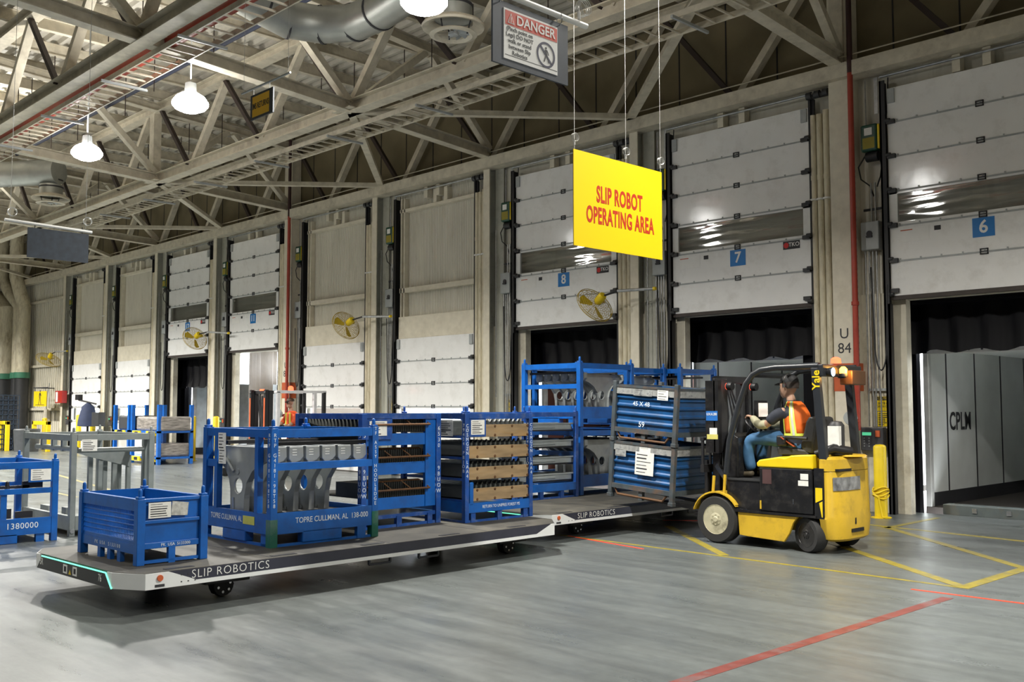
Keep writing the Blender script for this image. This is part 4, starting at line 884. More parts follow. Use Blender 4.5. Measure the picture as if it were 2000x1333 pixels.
def fender_rack(loc, rz, label, DX=1.32, DY=1.26, H=1.12, lettering=True, m=BLUE, papers=True):
    """x = depth (0..DX), y = length (0..DY); face x=DX and face y=0 carry lettering"""
    t = thing('fender_rack', label, 'rack', loc, rz)
    w = 0.075
    for i, (x, y) in enumerate(((DX - w / 2, w / 2), (DX - w / 2, DY - w / 2), (w / 2, w / 2), (w / 2, DY - w / 2))):
        p = post('post', x, y, 0, H, w, m, t)
        if lettering and i < 2:
            B().box(x - w / 2 - 0.002, y - w / 2 - 0.002, 0, x + w / 2 + 0.002, y + w / 2 + 0.002, 0.26).build('green_foot', mat('foot_green', (0.01, 0.13, 0.09), 0.5, dirt=(0.2, 0.25, 0.25)), p)
            s = 'R\nT\nP\n\nG\n4\n1\n8\n1\n-\n9\n8\nT\n5\n8' if i == 0 else 'T\nF\n\nA\nS\nS\nY\n\nH\nO\nO\nD\nL\nE\nD\nG\nE'
            text(s, 0.05, WINK, p, (x + w / 2 + 0.001, y, 0.72), RX, line=0.95)
            if i == 0: text(s, 0.05, WINK, p, (x, y - w / 2 - 0.001, 0.72), RY, line=0.95)
    for x in (w / 2, DX - w / 2):
        B().box(x - 0.03, w, H - 0.09, x + 0.03, DY - w, H - 0.01).build('top_rail', m, t); B().box(x - 0.03, w, H - 0.4, x + 0.03, DY - w, H - 0.33).build('middle_rail', m, t)
    for y in (w / 2, DY - w / 2):
        B().box(w, y - 0.03, H - 0.09, DX - w, y + 0.03, H - 0.01).build('top_rail', m, t); B().box(0, y - 0.025, H - 0.4, 0.3, y + 0.025, H - 0.33).build('middle_rail', m, t)
    for x in (0.27, DX - 0.27): B().box(x - 0.03, 0.0, 0.31, x + 0.03, 0.06, H - 0.08).build('upright', m, t)
    for y in (0.05, DY - 0.08): B().box(0.05, y, 0.2, 0.08, y + 0.03, H).build('upright', m, t)
    f = B().box(DX - 0.03, w, 0.12, DX - 0.005, DY - w, 0.32).build('base_side', m, t)
    g = B().box(w, 0.005, 0.12, DX - w, 0.03, 0.31).build('base_side', m, t)
    if lettering:
        text('TOPRE CULLMAN, AL  138-000', 0.075, WINK, f, (DX - 0.003, DY * 0.56, 0.235), RX, sx=0.85, bold=0.004); text('TOPRE CULLMAN, AL 138-000', 0.075, WINK, g, (DX * 0.46, 0.003, 0.23), RY, sx=0.85, bold=0.004)
        B().box(DX * 0.62, 0.001, 0.19, DX * 0.78, 0.004, 0.27).build('yellow_tag', mat('tag_yellow', (0.6, 0.6, 0.12), 0.5), g)
    B().box(0.02, DY - 0.03, 0.12, DX - 0.02, DY - 0.005, 0.3).build('base_side', m, t); B().box(0.0, w, 0.12, 0.025, DY - w, 0.3).build('base_side', m, t)
    B().box(0.03, 0.03, 0.14, DX - 0.03, DY - 0.03, 0.16).build('tray', m, t); q = B(); q.box(0.1, 0.1, 0.16, DX - 0.1, DY - 0.1, 0.26); q.build('foam_liner', DGREY, t)
    for y0 in (0.36, ):
        B().box(DX - 0.1, y0, 0.02, DX - 0.005, y0 + 0.46, 0.14).build('fork_pocket', m, t, bevel=0.01)
    B().box(0.42, 0.005, 0.02, 0.86, 0.1, 0.14).build('fork_pocket', m, t, bevel=0.01); B().box(DX - 0.2, 0.02, 0, DX - 0.1, 0.07, 0.14).build('foot', m, t); B().box(DX - 0.06, DY - 0.25, 0, DX - 0.01, DY - 0.15, 0.14).build('foot', m, t)
    q = B(); q.box(DX - 0.05, w, 0, DX - 0.02, DY - w, 0.025); q.box(w, 0.02, 0, DX - w, 0.05, 0.025); q.build('bottom_rail', m, t)
    for x in (DX - 0.14, 0.35): B().box(x - 0.025, w, H - 0.17, x + 0.025, DY - w, H - 0.135).build('hanging_rail', BLACK, t)
    return t
tp = fender_rack((-9.66, 4.93, DZ), 0.015, 'blue fender rack with green feet next to the mesh basket on the nearer robot')
q = B(); q.box(0.32, -0.004, 0.85, 0.44, 0.0, 0.95); q.box(0.33, -0.005, 0.72, 0.45, -0.001, 0.83)
paper(tp, (0.40, -0.004, 0.98), 0.15, 0.17, 'y', rows=5); paper(tp, (0.41, -0.005, 0.83), 0.14, 0.15, 'y', rows=5)
ordw = ['nearest', 'second', 'third', 'fourth', 'fifth', 'sixth', 'seventh', 'eighth', 'ninth']
for i in range(6):
    y = 5.02 + i * 0.1875
    fender((-8.98, y, DZ), 0.0, ('stamped grey car fender in the green-footed blue rack, %s from its left face' % ordw[i]), 'car fenders in the green-footed blue rack')

# ---- rack with rusty rod frames
RUST = mat('rusty_rod', (0.11, 0.05, 0.018), 0.55, var=0.3)
CHAR = mat('charcoal_panel', (0.03, 0.033, 0.034), 0.38, metal=0.3, var=0.25)
t = thing('rod_rack', 'tall blue rack with rusty rod frames and tilted shelf panels, behind the green-footed rack', 'rack', (-10.1, 6.3, DZ), 0.03)
DX, DY, H = 1.27, 1.14, 1.25
for x, y in ((DX - 0.035, 0.035), (DX - 0.035, DY - 0.035), (0.035, 0.035), (0.035, DY - 0.035)):
    p = post('post', x, y, 0, H, 0.07, BLUED, t, pin=False)
    if x > 1: text('6\n5\n3\n0\n\n\n\n9\nB\nU\nO\nW', 0.065, WINK, p, (x + 0.036, y, 0.72), RX, line=1.0); text('6\n5\n3\n0\n\n\n\n9\nB\nU\nO\nW', 0.065, WINK, p, (x, y - 0.036, 0.72), RY, line=1.0)
for x in (0.035, DX - 0.035): B().box(x - 0.03, 0.07, H - 0.06, x + 0.03, DY - 0.07, H).build('top_rail', BLUED, t)
for y in (0.035, DY - 0.035): B().box(0.07, y - 0.03, H - 0.06, DX - 0.07, y + 0.03, H).build('top_rail', BLUED, t)
B().box(DX - 0.06, DY - 0.22, 0.2, DX - 0.02, DY - 0.07, H - 0.06).build('end_panel', BLUE, t)
for z in (0.2, 0.58, 0.9): B().box(DX - 0.09, 0.07, z, DX - 0.03, DY - 0.2, z + 0.13).build('shelf_panel', BLUE, t)
for z, zz in ((0.36, 0), (0.72, 1), (1.08, 2)):
    q = B(); y0, y1 = 0.12, DY - 0.2
    q.tube([(DX + 0.01, y0, z + 0.05), (DX + 0.01, y1 + 0.02, z + 0.05)], 0.012, 8); q.tube([(DX - 0.12, y0, z + 0.14), (DX - 0.12, y1 - 0.04, z + 0.14)], 0.01, 8)
    for j in range(4): yy = y0 + (y1 - y0) * j / 3; q.tube([(DX + 0.01, yy + 0.02, z + 0.05), (DX - 0.12, yy - 0.03, z + 0.14)], 0.008, 6)
    q.build('rod_frame', RUST, t)
    q = B()
    for j in range(33):
        yy = 0.1 + j * 0.026; q.box(DX - 0.6, yy, z - 0.03, DX - 0.08, yy + 0.012, z + 0.13)
        q.box(DX - 0.08, yy, z - 0.03, DX - 0.03, yy + 0.014, z + 0.05)
    q.build('comb_stack', CHAR, t, kind='stuff')
    B().box(0.08, 0.12, z - 0.04, DX - 0.1, DY - 0.1, z - 0.02).build('shelf', BLACK, t)
q = B(); q.box(DX - 0.05, 0.07, 0.1, DX - 0.02, DY - 0.07, 0.14); q.box(DX - 0.05, 0.07, 0, DX - 0.02, DY - 0.07, 0.03)
for y in (0.1, 0.5, 0.95): q.box(DX - 0.06, y, 0, DX - 0.01, y + 0.07, 0.12)
q.build('base_frame', BLUED, t)
B().box(0.05, 0.05, 0.12, DX - 0.05, DY - 0.05, 0.14).build('tray', BLUEDK, t)
paper(t, (DX - 0.0, 0.22, H - 0.16), 0.24, 0.16, 'x', rows=6); B().box(DX - 0.04, 0.07, H - 0.28, DX - 0.005, 0.42, H - 0.05).build('label_plate', BLUED, t)
# charcoal curved panels standing in the same rack (fins seen on top)
pm = None
for i in range(16):
    x = -10.02 + i * 0.066; nm = 'charcoal curved car bumper standing in the rod rack behind the green-footed rack'
    if pm is None:
        q = B(); N_ = 10
        for th in (0, 0.012):
            pass
        prof = [(0.0, 0.0), (0.06, 0.12), (0.1, 0.24), (0.1, 0.34), (0.04, 0.42), (-0.015, 0.47)]
        vs = [(dx * 0.6, yy, z - 0.07 * (1 - ((yy - 0.0) / 0.5) ** 2) * (1 if z > 0.1 and yy > 0.05 else 0)) for yy in (-0.0, 0.02, 0.1, 0.2) for dx, z in prof]; n6 = len(prof)
        q.add(vs, [(a * n6 + c, a * n6 + c + 1, (a + 1) * n6 + c + 1, (a + 1) * n6 + c) for a in range(3) for c in range(n6 - 1)], True)
        q.v = q.v + [(v[0] + 0.008, v[1], v[2] + 0.002) for v in q.v]; k6 = len(vs); q.f = q.f + [[i_ + k6 for i_ in reversed(f_)] for f_ in q.f]; q.sm = q.sm * 2
        pm = q.build('car_bumper', mat('charcoal_stamped', (0.10, 0.105, 0.1), 0.3, metal=0.5), None); o = pm
    else: o = pm.copy(); COL.objects.link(o)
    sg = abs(i - 7.5) / 7.5
    o.location = (x, 6.36, DZ + 0.73 + 0.05 * sg ** 2); tag(o, nm, 'car bumper', 'charcoal panels in the rod rack')

# ---- rack with plywood fronts
PLY = mat('plywood', (0.30, 0.21, 0.115), 0.6, var=0.25, scale=2.5, stretch=(1, 1, 6), dirt=(0.38, 0.2, 0.05), dirt_amt=0.5, dirt_scale=1.2)
RAILM = mat('grey_body_rail', (0.085, 0.095, 0.095), 0.38, metal=0.3, var=0.15)
def rail_rack(loc, rz, label, front, DX=1.2, DY=1.1, H=1.25, levels=4):
    t = thing('rail_rack', label, 'rack', loc, rz)
    for x, y in ((DX - 0.03, 0.03), (DX - 0.03, DY - 0.03), (0.03, 0.03), (0.03, DY - 0.03)):
        p = post('post', x, y, 0, H, 0.06, BLUED, t)
        if x > 1 and front: text('C\nO\nS\nM\nG\nZ\nN\n\nL\nA\nA\n4', 0.055, WINK, p, (x + 0.031, y, 0.82), RX, line=0.95); text('7\n9\n4\n2\n4\n\nP\nB\nJ\nO\nB', 0.055, WINK, p, (x, y - 0.031, 0.85), RY, line=0.95)
    for x in (0.03, DX - 0.03): B().box(x - 0.03, 0.06, H - 0.065, x + 0.03, DY - 0.06, H).build('top_rail', BLUED, t)
    for y in (0.03, DY - 0.03): B().box(0.06, y - 0.03, H - 0.065, DX - 0.06, y + 0.03, H).build('top_rail', BLUED, t)
    for j in range(levels):
        z = 0.24 + j * 0.245
        if front:
            f = B().box(DX - 0.045, 0.07, z, DX - 0.015, DY - 0.07, z + 0.145).build('plywood_front', PLY, t, bevel=0.003)
            q = B()
            for y in (0.2, 0.48, 0.76, 1.02):
                for zz in (0.02, 0.125): q.lathe([(0.018, 0), (0.012, 0.008)], (DX - 0.015, y, z + zz), 'x', 8)
            q.build('bolt_heads', RUST, f, kind='stuff')
        B().box(0.03, 0.02, z - 0.01, DX - 0.06, 0.05, z + 0.02).build('shelf_rail', BLUED, t); B().box(0.03, DY - 0.05, z - 0.01, DX - 0.06, DY - 0.02, z + 0.02).build('shelf_rail', BLUED, t); B().box(0.04, 0.03, z + 0.0, DX - 0.07, DY - 0.03, z + 0.015).build('shelf', BLACK, t)
    f = B().box(DX - 0.03, 0.06, 0.11, DX - 0.002, DY - 0.06, 0.22).build('base_side', BLUE, t); B().box(0.03, 0.004, 0.11, DX - 0.06, 0.03, 0.24).build('base_side', BLUE, t)
    if front: text('RETURN TO UNIPRES FOREST MS', 0.05, WINK, f, (DX - 0.0005, DY * 0.52, 0.17), RX, sx=0.82); B().box(DX - 0.02, 0.07, 0.2, DX + 0.004, 0.13, 0.46).build('side_tab', BLUE, t, bevel=0.015)
    q = B(); q.box(DX - 0.05, 0.03, 0, DX - 0.02, DY - 0.03, 0.025); q.box(0.03, 0.01, 0, DX - 0.03, 0.04, 0.025)
    for y in (0.1, 0.52, 0.95): q.box(DX - 0.06, y, 0, DX - 0.01, y + 0.07, 0.12)
    q.build('base_frame', BLUED, t); B().box(0.04, 0.04, 0.12, DX - 0.04, DY - 0.04, 0.135).build('tray', BLUEDK, t)
    if front: paper(t, (DX + 0.001, 0.19, H - 0.16), 0.21, 0.17, 'x', rows=7); paper(t, (DX * 0.72, -0.002, H - 0.17), 0.24, 0.19, 'y', rows=7); B().box(DX - 0.03, 0.06, H - 0.27, DX, 0.32, H - 0.06).build('label_plate', BLUED, t)
    return t
LW = ['bottom', 'second', 'third', 'top']
rail_rack((-9.78, 7.6, DZ), 0.0, 'blue rack with four plywood fronts at the rear of the nearer robot', True)
rm = None
for j in range(4):
    for i in range(12):
        loc = (-9.72, 7.7 + i * 0.076, DZ + 0.32 + j * 0.245)
        if rm is None:
            q = B(); q.add([(0, 0, -0.05), (0, 0.03, 0.1), (0, 0.055, 0.1), (0, 0.055, -0.05), (1.09, 0, -0.05), (1.09, 0.03, 0.1), (1.09, 0.055, 0.1), (1.09, 0.055, -0.05), (1.05, 0.006, 0.01), (1.05, 0.03, 0.075)],
                           [(0, 1, 5, 4), (1, 2, 6, 5), (2, 3, 7, 6), (0, 4, 7, 3), (0, 3, 2, 1), (4, 5, 6, 7)])
            q.plate([(0.0, 0.08), (0.04, 0.135), (0.05, 0.08)], 1.0, 1.03, 'x')
            rm = q.build('stamped_channel', RAILM); o = rm
        else: o = rm.copy(); COL.objects.link(o)
        o.location = loc; tag(o, 'grey stamped rail lying on the %s level of the plywood-front rack' % LW[j], 'car part', 'stamped rails on the %s level of the plywood-front rack' % LW[j])
rail_rack((-11.15, 9.78, DZ), 0.0, 'blue rack of long grey rails behind the plywood-front rack', False, DX=1.15, DY=1.33)
r2 = None; LONGM = mat('grey_long_channel', (0.34, 0.37, 0.37), 0.32, metal=0.35)
for j in range(4):
    for i in range(2):
        loc = (-10.12 - i * 0.3, 9.86, DZ + 0.26 + j * 0.245)
        if r2 is None:
            q = B(); q.box(0, 0, 0, 0.06, 1.16, 0.1); q.box(-0.01, 0, 0.075, 0.07, 1.2, 0.1); q.box(0.06, 0.25, 0.025, 0.075, 0.8, 0.06); r2 = q.build('long_channel', LONGM, None, bevel=0.015); o = r2
        else: o = r2.copy(); COL.objects.link(o)
        o.location = loc; tag(o, '%s grey long rail on the %s level of the rack behind the plywood-front rack' % ('front' if i == 0 else 'rear', LW[j]), 'car part', 'long grey rails')
# black teeth strips between the long rails are part of that rack
# ---- tall stacked fender racks on the farther robot
def tall(loc, label_lo, label_hi, rz, n, key, DX=1.3, DY=1.26):
    for lv, lb in ((0, label_lo), (1, label_hi)):
        if lb is None: continue
        z = loc[2] + lv * 1.03
        fender_rack((loc[0], loc[1], z), rz, lb, DX=DX, DY=DY, H=0.98, lettering=False)
        M = Matrix.Rotation(rz, 4, 'Z')
        for i in range(n):
            p = M @ Vector((0.28 + i * 0.17 if False else 0.66, 0.16 + i * (DY - 0.36) / max(1, n - 1), 0.02))
            fender((loc[0] + p.x, loc[1] + p.y, z + p.z), rz, 'stamped car fender in the %s rack of the %s' % (('lower', 'upper')[lv], key), 'car fenders in the %s rack of the %s' % (('lower', 'upper')[lv], key), s=0.86)
tall((-11.35, 12.55, DZ), 'lower of two stacked blue fender racks right behind the grey rail rack', 'upper of two stacked blue fender racks right behind the grey rail rack', -PI / 2, 6, 'tall stack behind the grey rail rack')
tall((-11.95, 14.2, DZ), 'lower blue fender rack of the stack half hidden by the blue bins', 'upper blue fender rack of the stack half hidden by the blue bins', -PI / 2, 5, 'stack half hidden by the blue bins', DX=1.1)
for lv_, lb_ in ((0, 'lower blue rack hidden behind the bins, in front of the door marked seven'), (1, 'blue rack rising above the bins, in front of the door marked seven')): fender_rack((-11.6, 15.32, DZ + 1.03 * lv_), -PI / 2, lb_, DX=1.1, DY=1.2, H=0.98, lettering=False)

# ---- two corrugated bins on the forks
LBL = mat('dirty_silver_strip', (0.42, 0.43, 0.42), 0.35, metal=0.2, var=0.5, scale=9, dirt=(0.02, 0.03, 0.05), dirt_amt=0.95, dirt_scale=9)
BINF = mat('dark_bin_frame', (0.06, 0.075, 0.085), 0.45, var=0.3, dirt=(0.18, 0.09, 0.04), dirt_amt=0.6, dirt_scale=4)
def bulk_bin(loc, rot, label, upper):
    t = thing('bulk_bin', label, 'bin', loc); t.rotation_euler = rot
    LX, LY, H = 1.06, 1.1, 0.72; w = 0.06
    for x in (w / 2, LX - w / 2):
        for y in (w / 2, LY - w / 2):
            q = B(); q.box(x - w / 2, y - w / 2, 0, x + w / 2, y + w / 2, H + (0.06 if upper else 0)); q.box(x - w * 0.65, y - w * 0.65, -0.03, x + w * 0.65, y + w * 0.65, 0.02); q.build('corner_post', BINF, t, bevel=0.006)
    def corr(ax):
        q = B(); zs = []; z = 0.16
        prof = []
        while z < H - 0.2: prof += [(0.0, z), (0.0, z + 0.055), (0.018, z + 0.07), (0.018, z + 0.09)]; z += 0.11
        prof += [(0.0, H - 0.13), (0.0, H)]
        L = (LX if ax == 'y' else LY) - w
        for s in (0, 1):
            vs = []
            for e in (w * 0.6, L + w * 0.4):
                for d, zz in prof:
                    off = 0.045 - d if s == 0 else ((LY if ax == 'y' else LX) - 0.045 + d)
                    vs.append((e, off, zz) if ax == 'y' else (off, e, zz))
            n = len(prof); q = B(); q.add(vs, [(i, i + 1, n + i + 1, n + i) for i in range(n - 1)])
            # inner skin
            o2 = 0.06 if s == 0 else ((LY if ax == 'y' else LX) - 0.06)
            if ax == 'y': q.box(w, o2, 0.15, LX - w, o2 + 0.005, H)
            else: q.box(o2, w, 0.15, o2 + 0.005, LY - w, H)
            q.build('corrugated_side', BLUEDK, t)
    corr('y'); corr('x')
    q = B(); q.box(w, 0.012, H - 0.11, LX - w, 0.018, H - 0.01); q.build('label_strip', LBL, t); q = B(); q.box(LX - 0.018, w, H - 0.11, LX - 0.012, LY - w, H - 0.01); q.build('label_strip', LBL, t)
    q = B()
    for y in (0.03, LY - 0.03): q.box(w, y - 0.025, H - 0.02, LX - w, y + 0.025, H + 0.012); q.box(w, y - 0.025, 0.1, LX - w, y + 0.025, 0.16)
    for x in (0.03, LX - 0.03): q.box(x - 0.025, w, H - 0.02, x + 0.025, LY - w, H + 0.012); q.box(x - 0.025, w, 0.1, x + 0.025, LY - w, 0.16)
    q.build('rim', BINF, t)
    q = B(); q.tube([(0.1, 0.03, 0.1), (0.15, 0.03, 0.02), (LX - 0.18, 0.03, 0.015), (LX - 0.12, 0.03, 0.09)], 0.016, 8); q.build('skid_bar', RUST, t)
    B().box(0.05, 0.05, 0.13, LX - 0.05, LY - 0.05, 0.15).build('bin_floor', BINF, t); B().box(LX / 2 - 0.03, 0.02, -0.02, LX / 2 + 0.03, 0.08, 0.12).build('centre_foot', BINF, t)
    if upper:
        text('45 X 48', 0.085, WINK, t, (0.48, 0.012, 0.49), RY, bold=0.004); text('59', 0.1, WINK, t, (0.5, 0.012, 0.22), RY, bold=0.01)
        paper(t, (0.82, 0.01, 0.63), 0.17, 0.13, 'y', rows=4); paper(t, (0.5, 0.01, 0.64), 0.3, 0.08, 'y', m=LBL, rows=2)
    else: paper(t, (0.58, 0.01, 0.47), 0.3, 0.3, 'y', rows=6); paper(t, (0.18, 0.01, 0.58), 0.18, 0.1, 'y', m=LBL, rows=2); paper(t, (0.58, 0.011, 0.64), 0.18, 0.08, 'y', rows=2)
    return t
ROT = (0, 0.075, 0.03)
bulk_bin((-8.84, 10.4, 0.50), ROT, 'lower dark blue corrugated bin with a large white sheet, carried on the forklift', False)
bulk_bin((-8.84 + 0.75 * 0.075, 10.4, 0.50 + 0.755), ROT, 'upper dark blue corrugated bin stencilled 45 X 48, stacked on the lower bin', True)
# ================================================================ floor markings
PAINTY = mat('floor_paint_yellow', (0.27, 0.215, 0.022), 0.4, var=0.25, scale=9, dirt=(0.13, 0.135, 0.12), dirt_amt=0.6, dirt_scale=7)
PAINTR = mat('floor_paint_red', (0.17, 0.042, 0.034), 0.4, var=0.2, scale=7, dirt=(0.13, 0.13, 0.13), dirt_amt=0.8, dirt_scale=3)
LASER_PAINT = mat('painted_laser_light', (0.95, 0.06, 0.02), 0.5, var=0)  # projected laser light, laid on the floor as flat red colour
def stripe(p, q_, w, m, label, zt=0.002, cat='floor marking'):
    o = B().bar((p[0], p[1], zt / 2), (q_[0], q_[1], zt / 2), w, zt).build('floor_stripe', m); return tag(o, label, cat, kind='structure')
stripe((-9.05, 9.62), (-3.78, 9.49), 0.06, PAINTY, 'narrow yellow line on the floor in front of the forklift', 0.002)
stripe((-8.6, 11.42), (-6.46, 9.62), 0.11, PAINTY, 'yellow hatch line running under the front wheel of the forklift', 0.003)
stripe((-6.2, 11.5), (-3.76, 9.5), 0.12, PAINTY, 'wide yellow hatch line from behind the forklift', 0.003)
stripe((-3.78, 9.46), (-3.76, 15.0), 0.12, PAINTY, 'yellow border line leading to the dock at the right edge', 0.0035)
stripe((-6.45, 13.54), (-3.8, 11.1), 0.11, PAINTY, 'yellow hatch line in front of the rightmost trailer', 0.003)
stripe((-6.8, 13.62), (-3.0, 13.1), 0.1, PAINTY, 'yellow line across the front of the rightmost trailer bay', 0.0025)
stripe((-6.36, 13.4), (-6.4, 15.2), 0.09, PAINTY, 'short yellow line beside the chained bollard', 0.003)
stripe((-3.72, 2.0), (-3.68, 8.9), 0.10, PAINTR, 'faded red line running along the floor toward the dock', 0.002)
stripe((-4.08, 9.07), (-2.9, 9.1), 0.035, LASER_PAINT, 'red strip painted for the safety light line on the floor at the right', 0.003)
stripe((-8.85, 9.62), (-7.42, 9.37), 0.03, LASER_PAINT, 'red strip painted for the safety light line at the robot corner', 0.004)
stripe((-9.1, 11.95), (-8.5, 12.45), 0.03, LASER_PAINT, 'red strip painted for the safety light line under the farther robot', 0.003)
for p, q_, w, lb in (((-24.5, 7.6), (-19.0, 7.2), 0.08, 'faint yellow floor line behind the grey rack at the left'), ((-26, 9.3), (-19.5, 8.2), 0.1, 'faint yellow floor line farther behind the grey rack at the left')): stripe(p, q_, w, mat('faded_yellow', (0.24, 0.215, 0.11), 0.4), lb)
# ================================================================ people helpers
def skin(verts, edges, radii, sub=2):
    me = bpy.data.meshes.new('s'); me.from_pydata([tuple(v) for v in verts], edges, [])
    bm = bmesh.new(); bm.from_mesh(me); ly = bm.verts.layers.skin.verify(); bm.verts.ensure_lookup_table()
    for v, r in zip(bm.verts, radii):
        v[ly].radius = (r, r) if not isinstance(r, tuple) else r
    bm.verts[0][ly].use_root = True; bm.to_mesh(me); bm.free()
    o = bpy.data.objects.new('s', me); COL.objects.link(o)
    o.modifiers.new('k', 'SKIN').use_smooth_shade = True
    s = o.modifiers.new('u', 'SUBSURF'); s.levels = sub; s.render_levels = sub
    ev = bpy.data.meshes.new_from_object(o.evaluated_get(bpy.context.evaluated_depsgraph_get()))
    q = B(); q.add([v.co[:] for v in ev.vertices], [list(p.vertices) for p in ev.polygons], True)
    bpy.data.objects.remove(o); bpy.data.meshes.remove(me); bpy.data.meshes.remove(ev); return q
def chain(pts, rs, sub=2): return skin(pts, [(i, i + 1) for i in range(len(pts) - 1)], rs, sub)
def rings(rs, n=20, cap=True):
    q = B(); vs = []
    for cx, cy, cz, rx, ry in rs:
        for k in range(n):
            a = 2 * PI * k / n; vs.append((cx + rx * math.cos(a), cy + ry * math.sin(a), cz))
    q.add(vs, [(i * n + k, i * n + (k + 1) % n, (i + 1) * n + (k + 1) % n, (i + 1) * n + k) for i in range(len(rs) - 1) for k in range(n)], True)
    if cap: q.add(vs[:n], [tuple(range(n))[::-1]]); q.add(vs[-n:], [tuple(range(n))])
    return q
def merge(*bs):
    q = B()
    for b in bs:
        k = len(q.v); q.v += b.v; q.f += [[i + k for i in f] for f in b.f]; q.sm += b.sm
    return q
def fuse(q, name, m, par, vox=0.009):
    o = q.build(name, m, None)
    md = o.modifiers.new('r', 'REMESH'); md.mode = 'VOXEL'; md.voxel_size = vox; md.use_smooth_shade = True
    sm = o.modifiers.new('s', 'SMOOTH'); sm.factor = 0.5; sm.iterations = 2
    me = bpy.data.meshes.new_from_object(o.evaluated_get(bpy.context.evaluated_depsgraph_get())); me.name = name
    o.modifiers.clear(); o.data = me; o.parent = par; return o
def head(c, yaw=0.0, pitch=0.0, s=1.0):
    """head looking to local +x"""
    prof = [(-0.115, 0.02, 0.045, 0.045), (-0.10, 0.03, 0.06, 0.052), (-0.075, 0.02, 0.08, 0.062), (-0.045, 0.008, 0.092, 0.07), (-0.01, 0.0, 0.097, 0.075), (0.03, -0.004, 0.1, 0.077), (0.065, -0.008, 0.096, 0.074), (0.095, -0.012, 0.078, 0.06), (0.115, -0.014, 0.045, 0.036)]
    q = rings([(dx, 0, z, rx, ry) for z, dx, rx, ry in prof], 20)
    n = chain([(0.085, 0, 0.015), (0.108, 0, -0.012), (0.118, 0, -0.03), (0.095, 0, -0.036)], [0.009, 0.011, 0.014, 0.012], 1)       # nose
    ears = [chain([(-0.01, sg * 0.075, 0.02), (-0.018, sg * 0.085, 0.0), (-0.005, sg * 0.078, -0.03)], [0.012, 0.014, 0.009], 1) for sg in (-1, 1)]
    chin = chain([(0.06, -0.02, -0.1), (0.083, 0, -0.103), (0.06, 0.02, -0.1)], [0.018, 0.02, 0.018], 1)
    lips = chain([(0.088, -0.02, -0.066), (0.1, 0, -0.064), (0.088, 0.02, -0.066)], [0.007, 0.01, 0.007], 1)
    brow = chain([(0.075, -0.045, 0.035), (0.094, 0, 0.035), (0.075, 0.045, 0.035)], [0.009, 0.011, 0.009], 1)
    q = merge(q, n, chin, lips, brow, *ears)
    M = Matrix.Translation(Vector(c)) @ Matrix.Rotation(yaw, 4, 'Z') @ Matrix.Rotation(-pitch, 4, 'Y') @ Matrix.Scale(s, 4)
    return q.xf(M), M
def hand(wrist, d, up, side, curl=0.5, s=1.0):
    """hand from wrist along d; fingers bend toward -up; thumb on the 'side' vector"""
    d = Vector(d).normalized(); up = Vector(up).normalized(); sd = Vector(side).normalized(); w = Vector(wrist); qs = []
    palm = chain([w, w + d * 0.045 * s, w + d * 0.085 * s], [(0.026, 0.02), (0.036, 0.018), (0.038, 0.015)], 1); qs.append(palm)
    for i, (o, L) in enumerate(((0.03, 0.068), (0.01, 0.078), (-0.01, 0.072), (-0.03, 0.056))):
        p = w + d * 0.08 * s + sd * o * s; pts = [p - d * 0.02 * s]; a = 0.15 + 0.1 * i * curl
        for L2 in (L * 0.45, L * 0.32, L * 0.23):
            a += curl * 0.9; p = p + (d * math.cos(a) - up * math.sin(a)) * L2 * s; pts.append(p)
        qs.append(chain(pts, [0.0095 * s, 0.009 * s, 0.0085 * s, 0.007 * s], 1))
    p = w + d * 0.025 * s + sd * 0.03 * s
    qs.append(chain([p - sd * 0.015 * s, p + sd * 0.02 * s + d * 0.025 * s, p + sd * 0.026 * s + d * 0.05 * s - up * 0.015 * s, p + sd * 0.012 * s + d * 0.065 * s - up * 0.03 * s], [0.012 * s, 0.011 * s, 0.0095 * s, 0.007 * s], 1))
    return merge(*qs)
SKIN = mat('skin', (0.42, 0.25, 0.17), 0.5, var=0.08, scale=12)
VEST = mat('orange_vest', (0.85, 0.16, 0.015), 0.6, var=0.08); LIME = mat('lime_band', (0.75, 0.85, 0.12), 0.5, var=0.05); SILV = mat('silver_band', (0.62, 0.63, 0.55), 0.4)
NAVY = mat('navy_shirt', (0.018, 0.022, 0.035), 0.75, bump=0.2); JEANS = mat('blue_jeans', (0.045, 0.13, 0.26), 0.75, var=0.35, scale=5, bump=0.2); SLEEVE = mat('khaki_sleeve', (0.38, 0.36, 0.24), 0.7, bump=0.3)
CAPM = mat('black_cap', (0.012, 0.012, 0.013), 0.7); BOOT = mat('brown_boot', (0.10, 0.08, 0.05), 0.7); EYEW = mat('eye_white', (0.7, 0.7, 0.68), 0.3); HAIR = mat('dark_hair', (0.03, 0.022, 0.018), 0.7)
def cap(M, par, m):
    q = rings([(-0.012, 0, 0.045, 0.108, 0.086), (-0.014, 0, 0.07, 0.107, 0.085), (-0.016, 0, 0.1, 0.092, 0.074), (-0.018, 0, 0.122, 0.06, 0.05), (-0.018, 0, 0.13, 0.02, 0.018)], 20)
    v = []; n = 9
    for j, r in enumerate((0.0, 1.0)):
        for i in range(n):
            a = -1.1 + 2.2 * i / (n - 1); v.append((0.07 + 0.03 * math.cos(a) + r * 0.07 * math.cos(a), (0.075) * math.sin(a), 0.05 - r * 0.015))
    q.add(v, [(i, i + 1, n + i + 1, n + i) for i in range(n - 1)]); q.add([(a, b_, c - 0.006) for a, b_, c in v], [(n + i, n + i + 1, i + 1, i) for i in range(n - 1)])
    return q.xf(M).build('cap', m, par)
